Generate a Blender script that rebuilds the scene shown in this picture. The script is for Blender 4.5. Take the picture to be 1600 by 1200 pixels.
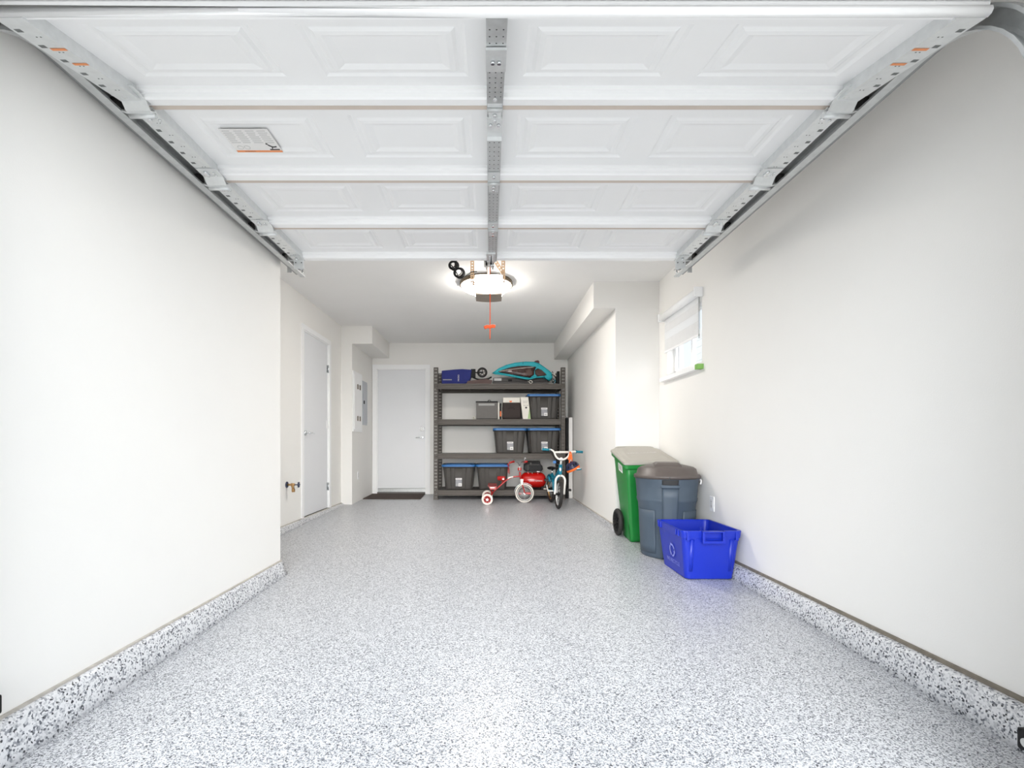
import bpy, bmesh, math, random
from mathutils import Vector, Matrix
random.seed(7)
for o in list(bpy.data.objects): bpy.data.objects.remove(o)
S = bpy.context.scene
COL = S.collection
PI = math.pi

# ------------------------------------------------------------------ camera, world, exposure
SKY_BASE = 0.95; SKY_PEAK = 12.2; LAMP = 45.0; OPENER = 9.0
FPX = 750.0; CX = 765.0; CY = 693.0; CAMZ = 0.835
cam_d = bpy.data.cameras.new('camera'); cam = bpy.data.objects.new('camera', cam_d); COL.objects.link(cam)
cam_d.sensor_width = 36; cam_d.lens = FPX/1600*36
cam_d.shift_x = (800-CX)/1600; cam_d.shift_y = (CY-600)/1600
cam_d.clip_start = 0.05; cam_d.clip_end = 200
cam.location = (0, 0, CAMZ); cam.rotation_euler = (PI/2, 0, 0)
S.camera = cam
W_ = bpy.data.worlds.new('World'); S.world = W_; W_.use_nodes = True
wn = W_.node_tree.nodes; wl = W_.node_tree.links
bg = wn['Background']
# bright overcast sky: pale overhead, brightest low down over the street outside the open door
tcw = wn.new('ShaderNodeTexCoord'); dt = wn.new('ShaderNodeVectorMath'); dt.operation = 'DOT_PRODUCT'
dv = Vector((0, -1, .22)).normalized(); dt.inputs[1].default_value = dv
mxw = wn.new('ShaderNodeMath'); mxw.operation = 'MAXIMUM'; mxw.inputs[1].default_value = 0
pw = wn.new('ShaderNodeMath'); pw.operation = 'POWER'; pw.inputs[1].default_value = 7
ml = wn.new('ShaderNodeMath'); ml.operation = 'MULTIPLY_ADD'; ml.inputs[1].default_value = SKY_PEAK; ml.inputs[2].default_value = SKY_BASE
cmx = wn.new('ShaderNodeMix'); cmx.data_type = 'RGBA'; cmx.inputs['A'].default_value = (0.84, 0.92, 1.0, 1); cmx.inputs['B'].default_value = (1.0, .985, .96, 1)
wl.new(tcw.outputs['Generated'], dt.inputs[0]); wl.new(dt.outputs['Value'], mxw.inputs[0]); wl.new(mxw.outputs[0], pw.inputs[0])
wl.new(pw.outputs[0], ml.inputs[0]); wl.new(pw.outputs[0], cmx.inputs['Factor'])
wl.new(ml.outputs[0], bg.inputs['Strength']); wl.new(cmx.outputs['Result'], bg.inputs['Color'])
S.view_settings.view_transform = 'Standard'; S.view_settings.look = 'None'
S.view_settings.gamma = 1; S.view_settings.use_curve_mapping = False
S.view_settings.exposure = 0.25

YB = 7.93                      # back wall
def fz(y): return -0.0215*(YB-y)         # the floor falls towards the opening
def W(px, py, y):              # the point of the place seen at (px,py) at depth y
    return Vector(((px-CX)*y/FPX, y, CAMZ+(CY-py)*y/FPX))

# ------------------------------------------------------------------ materials
def srgb(r, g, b):
    f = lambda c: (c/255/12.92) if c/255 <= 0.04045 else ((c/255+0.055)/1.055)**2.4
    return (f(r), f(g), f(b), 1)
MATS = {}
def mat(name, col, rough=0.5, metal=0.0, noise=0.06, scale=12.0, bump=0.0, bscale=60.0, spec=0.5, emit=None, estr=0, coat=0.0):
    m = bpy.data.materials.new(name); m.use_nodes = True
    nt = m.node_tree; n = nt.nodes; l = nt.links; b = n['Principled BSDF']
    b.inputs['Roughness'].default_value = rough; b.inputs['Metallic'].default_value = metal
    b.inputs['Specular IOR Level'].default_value = spec
    b.inputs['Coat Weight'].default_value = coat
    c = srgb(*col)
    tc = n.new('ShaderNodeTexCoord'); nz = n.new('ShaderNodeTexNoise'); nz.inputs['Scale'].default_value = scale
    nz.inputs['Detail'].default_value = 4
    l.new(tc.outputs['Object'], nz.inputs['Vector'])
    mx = n.new('ShaderNodeMix'); mx.data_type = 'RGBA'
    mx.inputs['A'].default_value = tuple(v*(1-noise) for v in c[:3])+(1,)
    mx.inputs['B'].default_value = tuple(min(1, v*(1+noise)) for v in c[:3])+(1,)
    l.new(nz.outputs['Fac'], mx.inputs['Factor']); l.new(mx.outputs['Result'], b.inputs['Base Color'])
    if bump:
        n2 = n.new('ShaderNodeTexNoise'); n2.inputs['Scale'].default_value = bscale; l.new(tc.outputs['Object'], n2.inputs['Vector'])
        bp = n.new('ShaderNodeBump'); bp.inputs['Strength'].default_value = bump; bp.inputs['Distance'].default_value = 0.004
        l.new(n2.outputs['Fac'], bp.inputs['Height']); l.new(bp.outputs['Normal'], b.inputs['Normal'])
    if emit:
        b.inputs['Emission Color'].default_value = srgb(*emit); b.inputs['Emission Strength'].default_value = estr
    MATS[name] = m
    return m
def flake_mat(name, scale, stops, rough=0.36, soft=0.35):
    m = bpy.data.materials.new(name); m.use_nodes = True
    nt = m.node_tree; n = nt.nodes; l = nt.links; b = n['Principled BSDF']
    tc = n.new('ShaderNodeTexCoord')
    v = n.new('ShaderNodeTexVoronoi'); v.inputs['Scale'].default_value = scale; v.inputs['Randomness'].default_value = 1
    wob = n.new('ShaderNodeTexNoise'); wob.inputs['Scale'].default_value = scale*1.7
    ad = n.new('ShaderNodeVectorMath'); ad.operation = 'MULTIPLY_ADD'; ad.inputs[1].default_value = (0.6/scale,)*3
    l.new(tc.outputs['Object'], wob.inputs['Vector']); l.new(wob.outputs['Color'], ad.inputs[0]); l.new(tc.outputs['Object'], ad.inputs[2])
    l.new(ad.outputs['Vector'], v.inputs['Vector'])
    sp = n.new('ShaderNodeSeparateColor'); l.new(v.outputs['Color'], sp.inputs['Color'])
    cr = n.new('ShaderNodeValToRGB'); cr.color_ramp.interpolation = 'CONSTANT'
    e = cr.color_ramp.elements
    e[0].position = 0; e[0].color = srgb(*stops[0][1]); e[1].position = stops[1][0]; e[1].color = srgb(*stops[1][1])
    for p, c in stops[2:]:
        x = e.new(p); x.color = srgb(*c)
    l.new(sp.outputs['Red'], cr.inputs['Fac'])
    l.new(cr.outputs['Color'], b.inputs['Base Color'])
    b.inputs['Roughness'].default_value = rough
    b.inputs['Coat Weight'].default_value = 0.2; b.inputs['Coat Roughness'].default_value = 0.3
    bp = n.new('ShaderNodeBump'); bp.inputs['Strength'].default_value = 0.25; bp.inputs['Distance'].default_value = 0.002
    l.new(sp.outputs['Green'], bp.inputs['Height']); l.new(bp.outputs['Normal'], b.inputs['Normal'])
    MATS[name] = m
    return m
M = MATS
mat('wall_paint', (243, 241, 237), 0.75, noise=0.015, scale=3, bump=0.08, bscale=180)
mat('ceiling_paint', (246, 245, 243), 0.85, noise=0.02, scale=3, bump=0.1, bscale=150)
mat('trim_paint', (252, 252, 252), 0.4, noise=0.01)
mat('door_paint', (234, 235, 237), 0.4, noise=0.015, scale=4)
flake_mat('floor_flake', 250, [(0, (216, 217, 220)), (0.30, (182, 184, 188)), (0.52, (206, 207, 210)), (0.68, (140, 143, 150)), (0.84, (96, 99, 108)), (0.94, (46, 48, 55))])
flake_mat('curb_flake', 150, [(0, (226, 226, 228)), (0.36, (198, 199, 202)), (0.60, (222, 222, 224)), (0.76, (150, 152, 158)), (0.87, (98, 101, 108)), (0.95, (48, 50, 56))])
mat('caulk', (190, 184, 176), 0.8, noise=0.35, scale=30)
mat('wood_sill', (128, 120, 108), 0.8, noise=0.45, scale=25)
mat('door_skin', (243, 243, 243), 0.45, noise=0.02, scale=4)
mat('door_rail', (250, 250, 250), 0.4, noise=0.01)
mat('seam_bounce_tan', (205, 192, 180), 0.6)  # warm reflected light on the section lips, put into their colour
mat('galv', (200, 202, 202), 0.38, metal=0.6, noise=0.18, scale=35)
mat('galv_dark', (150, 152, 152), 0.4, metal=0.6, noise=0.2, scale=30)
mat('galv_light', (222, 224, 224), 0.35, metal=0.5, noise=0.1, scale=40)
mat('hole_dark', (60, 64, 64), 0.7)
mat('slot_grey', (112, 115, 114), 0.7)
mat('orange_paint', (236, 150, 96), 0.6)
mat('black_plastic', (18, 18, 19), 0.55, spec=0.25)
mat('rubber', (40, 38, 37), 0.7)
mat('chrome', (220, 222, 224), 0.15, metal=1, noise=0.02)
mat('brass', (200, 160, 110), 0.3, metal=0.9)
mat('tap_blue', (60, 66, 90), 0.5)
mat('rack_paint', (92, 87, 82), 0.55, noise=0.08, spec=0.3)
mat('rack_deck', (70, 66, 63), 0.6)
mat('tote_black', (72, 69, 66), 0.5, noise=0.05, spec=0.3)
mat('lid_blue', (44, 108, 172), 0.4, noise=0.05)
mat('label_white', (232, 230, 228), 0.6)
mat('label_grey', (150, 150, 155), 0.6, noise=0.4, scale=60)
mat('print_dark', (48, 48, 50), 0.7)
mat('label_faint', (196, 196, 194), 0.7)
mat('print_grey', (165, 165, 163), 0.7)
mat('red_paint', (200, 20, 14), 0.22, noise=0.05, coat=0.5)
mat('trike_red', (178, 28, 24), 0.3, noise=0.06, coat=0.3)
mat('white_paint', (238, 236, 230), 0.35)
mat('white_rubber', (232, 226, 218), 0.6)
mat('teal_paint', (20, 130, 158), 0.35)
mat('teal_grip', (24, 128, 150), 0.6)
mat('teal_fabric', (42, 176, 188), 0.6, noise=0.12, scale=20, bump=0.3)
mat('brown_film', (66, 38, 32), 0.12, noise=0.7, scale=9, bump=0.8, bscale=14, coat=1.0)
mat('maroon', (78, 26, 30), 0.5)
mat('navy_fabric', (38, 46, 118), 0.8, noise=0.12, scale=20, bump=0.3)
mat('navy_shell', (38, 42, 72), 0.3)
mat('orange', (240, 112, 36), 0.45)
mat('orange_cord', (250, 96, 40), 0.6)
mat('case_grey', (92, 88, 86), 0.6)
mat('deck_brown', (88, 66, 62), 0.6)
mat('mid_grey', (98, 95, 92), 0.6, noise=0.1, scale=30)
mat('dark_fabric', (58, 50, 48), 0.9, noise=0.12, scale=40, bump=0.5, bscale=30)
mat('box_white', (226, 222, 212), 0.6)
mat('soft_green', (160, 190, 130), 0.6)
mat('mat_brown', (70, 58, 52), 0.95, noise=0.25, scale=90, bump=0.5)
mat('panel_grey', (190, 193, 198), 0.4, metal=0.1)
mat('can_grey', (70, 83, 96), 0.5, noise=0.1, scale=8)
mat('can_lid', (90, 82, 78), 0.45, noise=0.08)
mat('cart_green', (28, 132, 56), 0.38, noise=0.08)
mat('cart_lid', (170, 166, 158), 0.55, noise=0.05)
mat('cart_lid_print', (206, 206, 204), 0.6)
mat('box_blue', (18, 45, 176), 0.35, noise=0.04)
mat('box_print', (150, 160, 235), 0.6)
mat('lamp_glow', (255, 250, 240), 0.4, emit=(255, 250, 243), estr=LAMP)
mat('opener_glow', (255, 250, 240), 0.4, emit=(255, 250, 243), estr=OPENER)
mat('bronze', (120, 104, 84), 0.4, metal=0.5)
mat('strap_metal', (178, 152, 126), 0.4, metal=0.6, noise=0.1)
mat('opener_grey', (150, 138, 126), 0.5)
mat('blind_fabric', (232, 232, 232), 0.8)
mat('green_label', (132, 184, 92), 0.6)
mat('driveway', (214, 212, 208), 0.9, noise=0.1)
mat('siding', (226, 226, 222), 0.7)
mat('leaf', (96, 140, 66), 0.7, noise=0.4, scale=6)
mat('window_dark', (90, 96, 100), 0.2)
def glass():
    m = bpy.data.materials.new('glass'); m.use_nodes = True; b = m.node_tree.nodes['Principled BSDF']
    b.inputs['Transmission Weight'].default_value = 1; b.inputs['Roughness'].default_value = 0.0
    b.inputs['IOR'].default_value = 1.05; b.inputs['Base Color'].default_value = (1, 1, 1, 1); M['glass'] = m
glass()
def sheer():
    m = bpy.data.materials.new('sheer'); m.use_nodes = True; nt = m.node_tree; b = nt.nodes['Principled BSDF']
    b.inputs['Base Color'].default_value = (0.95, 0.95, 0.95, 1)
    t = nt.nodes.new('ShaderNodeBsdfTranslucent'); t.inputs['Color'].default_value = (0.95, 0.95, 0.95, 1)
    x = nt.nodes.new('ShaderNodeMixShader'); x.inputs[0].default_value = 0.5
    nt.links.new(b.outputs[0], x.inputs[1]); nt.links.new(t.outputs[0], x.inputs[2])
    nt.links.new(x.outputs[0], nt.nodes['Material Output'].inputs[0]); M['sheer'] = m
sheer()

# ------------------------------------------------------------------ mesh helper
def frame_of(d):
    d = Vector(d).normalized()
    up = Vector((0, 0, 1)) if abs(d.z) < 0.95 else Vector((0, 1, 0))
    a = d.cross(up).normalized(); b = a.cross(d).normalized()
    return a, b
class MB:
    def __init__(s): s.v = []; s.f = []; s.m = []; s.sm = []; s.mats = []; s.cur = 0
    def use(s, name):
        if name not in s.mats: s.mats.append(name)
        s.cur = s.mats.index(name); return s
    def face(s, idx, smooth=False): s.f.append(tuple(idx)); s.m.append(s.cur); s.sm.append(smooth)
    def add(s, vs):
        n = len(s.v); s.v += [Vector(x) for x in vs]; return n
    def box(s, x0, x1, y0, y1, z0, z1, T=None):
        vs = [Vector((x, y, z)) for x in (x0, x1) for y in (y0, y1) for z in (z0, z1)]
        if T: vs = [T @ v for v in vs]
        n = s.add(vs)
        for q in ((0, 1, 3, 2), (4, 6, 7, 5), (0, 4, 5, 1), (2, 3, 7, 6), (0, 2, 6, 4), (1, 5, 7, 3)): s.face([n+i for i in q])
        return s
    def hexa(s, bot, top):     # 4 bottom + 4 top corners
        n = s.add(list(bot)+list(top))
        s.face([n+3, n+2, n+1, n]); s.face([n+4, n+5, n+6, n+7])
        for i in range(4):
            j = (i+1) % 4; s.face([n+i, n+j, n+4+j, n+4+i])
        return s
    def poly(s, pts): n = s.add(pts); s.face(range(n, n+len(pts))); return s
    def prism(s, pts, ext):    # planar outline pushed along ext
        e = Vector(ext); k = len(pts); n = s.add(list(pts)+[Vector(p)+e for p in pts])
        s.face(list(range(n+k-1, n-1, -1))); s.face(range(n+k, n+2*k))
        for i in range(k):
            j = (i+1) % k; s.face([n+i, n+j, n+k+j, n+k+i])
        return s
    def ring(s, c, a, b, ra, rb, n): return [Vector(c)+a*(ra*math.cos(2*PI*i/n))+b*(rb*math.sin(2*PI*i/n)) for i in range(n)]
    def loft(s, rings, caps=True, smooth=True, closed=True):
        k = len(rings[0]); idx = [s.add(r) for r in rings]
        for p, q in zip(idx[:-1], idx[1:]):
            for i in range(k if closed else k-1):
                j = (i+1) % k; s.face([p+i, p+j, q+j, q+i], smooth)
        if caps:
            s.face([idx[0]+i for i in range(k-1, -1, -1)]); s.face([idx[-1]+i for i in range(k)])
        return s
    def cyl(s, p0, p1, r0, r1=None, n=14):
        r1 = r0 if r1 is None else r1; p0 = Vector(p0); p1 = Vector(p1); a, b = frame_of(p1-p0)
        return s.loft([s.ring(p0, a, b, r0, r0, n), s.ring(p1, a, b, r1, r1, n)])
    def tube(s, pts, r, n=8, sub=6):
        pts = smooth_path([Vector(p) for p in pts], sub) if sub > 1 and len(pts) > 2 else [Vector(p) for p in pts]
        rings = []; a = None
        for i, p in enumerate(pts):
            d = (pts[min(i+1, len(pts)-1)]-pts[max(i-1, 0)]).normalized()
            if a is None: a, b = frame_of(d)
            else:
                a = (a-d*a.dot(d)).normalized(); b = d.cross(a)
            rr = r(i/(len(pts)-1)) if callable(r) else r
            rings.append(s.ring(p, a, b, rr, rr, n))
        return s.loft(rings)
    def lathe(s, c, axis, prof, n=32, sx=1, sy=1):   # prof: (radius, height along axis)
        c = Vector(c); d = Vector(axis).normalized(); a, b = frame_of(d)
        return s.loft([s.ring(c+d*h, a, b, max(r, 1e-4)*sx, max(r, 1e-4)*sy, n) for r, h in prof])
    def torus(s, c, axis, R, r, n=36, k=10, a0=0, a1=2*PI, flat=1.0):
        c = Vector(c); d = Vector(axis).normalized(); a, b = frame_of(d); full = abs(a1-a0-2*PI) < 1e-6
        rings = []
        for i in range(n+1 if not full else n):
            t = a0+(a1-a0)*i/n; e = a*math.cos(t)+b*math.sin(t)
            rings.append([c+e*(R+r*math.cos(2*PI*j/k))+d*(r*flat*math.sin(2*PI*j/k)) for j in range(k)])
        if full: rings.append(rings[0])
        return s.loft(rings, caps=not full)
    def ell(s, c, rx, ry, rz, n=20, k=12, T=None):
        rings = []
        for i in range(k+1):
            t = -PI/2+PI*i/k; rr = max(math.cos(t), 0.001)
            rings.append([Vector((rx*rr*math.cos(2*PI*j/n), ry*rr*math.sin(2*PI*j/n), rz*math.sin(t))) for j in range(n)])
        if T: rings = [[T @ v for v in r] for r in rings]
        return s.loft([[v+Vector(c) for v in r] for r in rings])
    def rrect(s, x0, x1, y0, y1, z, r, k=4):
        out = []
        for (cx, cy, a) in ((x1-r, y1-r, 0), (x0+r, y1-r, PI/2), (x0+r, y0+r, PI), (x1-r, y0+r, 1.5*PI)):
            for i in range(k+1):
                t = a+PI/2*i/k; out.append(Vector((cx+r*math.cos(t), cy+r*math.sin(t), z)))
        return out
    def xf(s, T, start=0):
        for i in range(start, len(s.v)): s.v[i] = T @ s.v[i]
        return s
    def build(s, name, m=None, parent=None, off=None, bevel=0, smooth=False):
        if off is None: off = ROOT.get(parent.name, Vector((0, 0, 0))) if parent else Vector((0, 0, 0))
        me = bpy.data.meshes.new(name)
        me.from_pydata([v-off for v in s.v], [], s.f)
        if m: s.mats = [m]; s.m = [0]*len(s.f)
        for k in s.mats: me.materials.append(M[k])
        me.polygons.foreach_set('material_index', s.m); me.polygons.foreach_set('use_smooth', [True]*len(s.f) if smooth else s.sm)
        bm = bmesh.new(); bm.from_mesh(me)
        bmesh.ops.remove_doubles(bm, verts=bm.verts, dist=1e-6)
        bmesh.ops.recalc_face_normals(bm, faces=bm.faces)
        if bevel:
            es = [e for e in bm.edges if len(e.link_faces) == 2 and e.calc_face_angle(0) > 0.6]
            bmesh.ops.bevel(bm, geom=es, offset=bevel, segments=2, affect='EDGES', profile=0.6, clamp_overlap=True)
        bm.to_mesh(me); bm.free()
        o = bpy.data.objects.new(name, me); COL.objects.link(o)
        if parent:
            o.parent = parent; ROOT[o.name] = off
        return o
ROOT = {}
def smooth_path(p, sub):
    out = []
    for i in range(len(p)-1):
        p0 = p[max(i-1, 0)]; p1 = p[i]; p2 = p[i+1]; p3 = p[min(i+2, len(p)-1)]
        for k in range(sub):
            t = k/sub
            out.append(0.5*((2*p1)+(p2-p0)*t+(2*p0-5*p1+4*p2-p3)*t*t+(3*p1-p0-3*p2+p3)*t**3))
    out.append(p[-1]); return out
def tag(o, label=None, cat=None, group=None, kind=None):
    if label: o['label'] = label
    if cat: o['category'] = cat
    if group: o['group'] = group
    if kind: o['kind'] = kind
    return o
def thing(name, label, cat, loc=(0, 0, 0), group=None):
    o = bpy.data.objects.new(name, None); o.empty_display_size = 0.1; COL.objects.link(o); o.location = loc
    ROOT[o.name] = Vector(loc); return tag(o, label, cat, group)
def single(o, label, cat, group=None, base=None):   # a thing that is one mesh: put its origin at its base
    me = o.data
    if base is None:
        xs = [v.co for v in me.vertices]
        base = Vector(((min(v.x for v in xs)+max(v.x for v in xs))/2, (min(v.y for v in xs)+max(v.y for v in xs))/2, min(v.z for v in xs)))
    base = Vector(base); me.transform(Matrix.Translation(-base)); o.location = base
    return tag(o, label, cat, group)
def struct(name, mb, m=None, parent=None, **k):
    o = mb.build(name, m, parent, **k)
    if not parent: o['kind'] = 'structure'
    return o
def dup(root, loc, label=None, group=None, rot=None):
    def cp(o, par):
        c = o.copy(); COL.objects.link(c)
        if par: c.parent = par
        for ch in list(o.children): cp(ch, c)
        return c
    kids = cp(root, None); kids.location = loc
    if rot is not None: kids.rotation_euler = rot
    if label: kids['label'] = label
    if group: kids['group'] = group
    return kids
def text_into(mb, body, T, size, matname, depth=0.0, spacing=1.0):   # lettering as mesh, added to mb
    c = bpy.data.curves.new('lettering', 'FONT'); c.body = body; c.size = size; c.align_x = 'CENTER'; c.align_y = 'CENTER'
    c.extrude = depth; c.space_character = spacing; c.resolution_u = 2
    o = bpy.data.objects.new('lettering', c); COL.objects.link(o)
    bpy.context.view_layer.update()
    me = bpy.data.meshes.new_from_object(o.evaluated_get(bpy.context.evaluated_depsgraph_get()))
    mb.use(matname); n = mb.add([T @ v.co for v in me.vertices])
    for p in me.polygons: mb.face([n+i for i in p.vertices])
    bpy.data.objects.remove(o); bpy.data.curves.remove(c); bpy.data.meshes.remove(me)
def basis(o, x, y, n=None):    # local x,y (and normal) axes to place lettering
    x = Vector(x).normalized(); y = Vector(y).normalized(); n = x.cross(y)
    return Matrix(((x.x, y.x, n.x, o[0]), (x.y, y.y, n.y, o[1]), (x.z, y.z, n.z, o[2]), (0, 0, 0, 1)))

# ------------------------------------------------------------------ room shell
ZC = CAMZ+1.66; YF = 1.15
XL, XL2, XL3 = -1.495, -2.094, -1.94
XR, XR2 = 1.738, 1.29
YL = 3.43; YLP = 6.77; YRP = 4.92
b = MB(); n = b.add([(-2.4, YF-0.1, fz(YF-.1)), (2.0, YF-0.1, fz(YF-.1)), (2.0, YB+0.1, fz(YB+.1)), (-2.4, YB+0.1, fz(YB+.1)),
                     (-2.4, YF-0.1, -.4), (2.0, YF-0.1, -.4), (2.0, YB+0.1, -.4), (-2.4, YB+0.1, -.4)])
for q in ((0, 1, 2, 3), (7, 6, 5, 4), (0, 4, 5, 1), (1, 5, 6, 2), (2, 6, 7, 3), (3, 7, 4, 0)): b.face([n+i for i in q])
struct('floor', b, 'floor_flake')
struct('driveway', MB().box(-14, 14, -16, YF-0.1, -.4, fz(YF)-.02), 'driveway')
struct('ceiling', MB().box(-2.4, 2.0, YF-.15, YB+.15, ZC, ZC+.15), 'ceiling_paint')
# left: the near block, the recessed wall with the closet door, the far block
b = MB(); b.box(XL-.9, XL, YF, YL, 0, ZC)
dy0, dy1, dzt = 5.385, 6.245, 2.12
b.box(XL2-.2, XL2, YL, dy0, 0, ZC).box(XL2-.2, XL2, dy1, YLP, 0, ZC).box(XL2-.2, XL2, dy0, dy1, dzt, ZC)
b.box(XL2-.2, XL3, YLP, YB, fz(YLP)-.02, ZC)
b.box(XL2-.3, XL2-.2, YL, YLP, -.2, ZC)  # unseen backing slab, added to stop sky light leaking under the closet door
struct('wall_left', b, 'wall_paint')
b = MB()
wy0, wy1, wz0, wz1 = 3.93, 4.70, 1.50, 2.05
b.box(XR, XR+.16, YF, wy0, 0, ZC).box(XR, XR+.16, wy1, YRP, 0, ZC).box(XR, XR+.16, wy0, wy1, 0, wz0).box(XR, XR+.16, wy0, wy1, wz1, ZC)
b.box(XR2, XR+.16, YRP, YB, -.06, ZC)
struct('wall_right', b, 'wall_paint')
bx0, bx1, bzt = -1.862, -1.052, 2.065
b = MB(); b.box(-2.3, bx0, YB, YB+.15, -.05, ZC).box(bx1, 1.95, YB, YB+.15, -.05, ZC).box(bx0, bx1, YB, YB+.15, bzt, ZC).box(-2.3, 1.95, YB+.15, YB+.2, -.2, ZC)  # last box: unseen backing added behind the door to block leaking sky light
struct('wall_back', b, 'wall_paint')
b = MB(); b.box(-2.4, -1.40, YF-.15, YF, -.3, ZC).box(1.40, 2.0, YF-.15, YF, -.3, ZC).box(-1.40, 1.40, YF-.15, YF, 2.03, ZC)
struct('wall_front', b, 'wall_paint')
# boxed in ducts under the ceiling
struct('trim_1', MB().box(XL2, -1.656, YLP-.002, YB, 2.243, ZC), 'wall_paint')
struct('trim_2', MB().box(1.065, XR, YRP-.002, YB, 2.222, ZC), 'wall_paint')

# flake coated foundation kerbs under the walls
def kerb(name, xw, side, y0, y1, w1, w2, strip, endcap=False):
    b = MB(); ny = max(2, int((y1-y0)/0.06))
    prof = []
    for i in range(ny+1):
        y = y0+(y1-y0)*i/ny; f = fz(y)-.02
        jf = min(1, w1/.04); j = jf*random.uniform(-.003, .003); j2 = jf*random.uniform(-.002, .002)
        prof.append([(xw-side*.05, y, -.004), (xw+side*(w1*.7+j2), y, -.006), (xw+side*(w1+j), y, -.016+j2), (xw+side*(w1+.4*(w2-w1)), y, (f-.016)/2), (xw+side*w2, y, f), (xw-side*.05, y, f)])
    b.loft([[Vector(p) for p in r] for r in prof], smooth=True)
    o = struct(name, b, 'curb_flake')
    c = MB(); t_ = .010 if strip == 'wood_sill' else .003
    c.box(min(xw, xw+side*.010), max(xw, xw+side*.010), y0, y1, -.008, t_)
    struct('sill_strip', c, strip, parent=o)
kerb('baseboard_left', XL, 1, YF, YL, .03, .062, 'caulk')
kerb('baseboard_left_recess', XL2, 1, YL, YLP, .03, .045, 'caulk')
kerb('baseboard_right', XR, -1, YF, YRP, .045, .066, 'wood_sill')
kerb('baseboard_right_rear', XR2, -1, YRP, YB, .012, .02, 'caulk')
b = MB(); b.box(XL-.6, XL-.002, YL-.02, YL+.02, -.15, 0); struct('trim_3', b, 'curb_flake')

# ------------------------------------------------------------------ doors of the room
b = MB(); b.box(bx0+.012, bx1-.012, YB+.02, YB+.065, .095, bzt-.012)
d1 = struct('door_1', b, 'door_paint', bevel=.002)
b = MB(); cw = .07
b.box(bx0-cw, bx0, YB-.018, YB, .0, bzt+cw).box(bx1, bx1+cw, YB-.018, YB, .0, bzt+cw).box(bx0, bx1, YB-.018, YB, bzt, bzt+cw)
b.box(bx0, bx0+.012, YB, YB+.15, .0, bzt).box(bx1-.012, bx1, YB, YB+.15, .0, bzt).box(bx0, bx1, YB, YB+.15, bzt-.012, bzt)
struct('door_frame', b, 'trim_paint', parent=d1)
b = MB(); b.use('mid_grey').box(bx0+.012, bx1-.012, YB-.03, YB+.1, -.01, .035).use('galv').box(bx0+.012, bx1-.012, YB+.004, YB+.02, .035, .09)
struct('threshold', b, None, parent=d1)
hx = -1.115
b = MB(); b.box(hx-.032, hx+.032, YB+.006, YB+.02, 1.045, 1.11); b.cyl((hx, YB+.008, 1.077), (hx, YB-.012, 1.077), .022, .019, 18); b.box(hx-.003, hx+.003, YB-.014, YB-.01, 1.066, 1.088)
struct('deadbolt', b, 'chrome', parent=d1, bevel=.002)
b = MB(); b.cyl((hx, YB+.02, .935), (hx, YB+.005, .935), .028, .026, 18).cyl((hx, YB+.01, .935), (hx, YB-.045, .935), .009).tube([(hx+.004, YB-.04, .935), (hx-.05, YB-.043, .936), (hx-.1, YB-.04, .932)], .008)
struct('door_handle', b, 'chrome', parent=d1)
# closet door in the recess
b = MB(); b.box(XL2-.055, XL2-.012, dy0+.012, dy1-.012, .006, dzt-.012)
d2 = struct('door_2', b, 'door_paint', bevel=.002)
b = MB(); cw = .055
b.box(XL2, XL2+.014, dy0-cw, dy0, .0, dzt+cw).box(XL2, XL2+.014, dy1, dy1+cw, .0, dzt+cw).box(XL2, XL2+.014, dy0, dy1, dzt, dzt+cw)
b.box(XL2-.2, XL2, dy0, dy0+.012, .0, dzt).box(XL2-.2, XL2, dy1-.012, dy1, .0, dzt).box(XL2-.2, XL2, dy0, dy1, dzt-.012, dzt)
struct('door_frame', b, 'trim_paint', parent=d2)
for z in (.28, 1.08, 1.80):
    b = MB(); b.cyl((XL2+.002, dy1-.018, z-.05), (XL2+.002, dy1-.018, z+.05), .008).box(XL2-.012, XL2-.008, dy1-.05, dy1-.012, z-.05, z+.05)
    struct('hinge', b, 'trim_paint' if z == 1.08 else 'chrome', parent=d2)
hy = dy0+.09
b = MB(); b.cyl((XL2-.012, hy, .955), (XL2+.004, hy, .955), .03, .028, 18).cyl((XL2, hy, .955), (XL2+.055, hy, .955), .009).tube([(XL2+.05, hy-.004, .955), (XL2+.053, hy+.06, .957), (XL2+.05, hy+.12, .952)], .008)
struct('door_handle', b, 'chrome', parent=d2)

# ------------------------------------------------------------------ window with its blind
b = MB(); x0 = XR+.07
b.box(x0, x0+.05, wy0, wy0+.045, wz0, wz1).box(x0, x0+.05, wy1-.045, wy1, wz0, wz1).box(x0, x0+.05, wy0, wy1, wz0, wz0+.04).box(x0, x0+.05, wy0, wy1, wz1-.045, wz1).box(x0+.01, x0+.045, 4.30, 4.335, wz0, wz1)
w1 = struct('window_1', b, 'trim_paint', bevel=.003)
struct('window_pane', MB().box(x0+.024, x0+.030, wy0+.045, wy1-.045, wz0+.04, wz1-.045), 'glass', parent=w1)
bl = thing('window_blind', 'white banded roller blind half lowered over the small right wall window', 'blind', (XR-.03, 4.33, 1.48))
b = MB(); b.cyl((XR-.035, 3.93, 2.075), (XR-.035, 4.74, 2.075), .034, n=20); b.box(XR-.035, XR, 3.93, 4.74, 2.07, 2.105)
b.build('head_rail', 'trim_paint', bl)
for ya_ in (3.91, 4.74): MB().box(XR-.07, XR, ya_, ya_+.018, 2.035, 2.115).build('end_cap', 'trim_paint', bl, bevel=.004)
z = 2.05
for i, (h, mt) in enumerate(((.055, 'sheer'), (.075, 'blind_fabric'), (.07, 'sheer'), (.11, 'blind_fabric'))):
    MB().box(XR-.016, XR-.014, 3.955, 4.72, z-h, z).build('sheer_band' if mt == 'sheer' else 'opaque_band', mt, bl); z -= h
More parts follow.
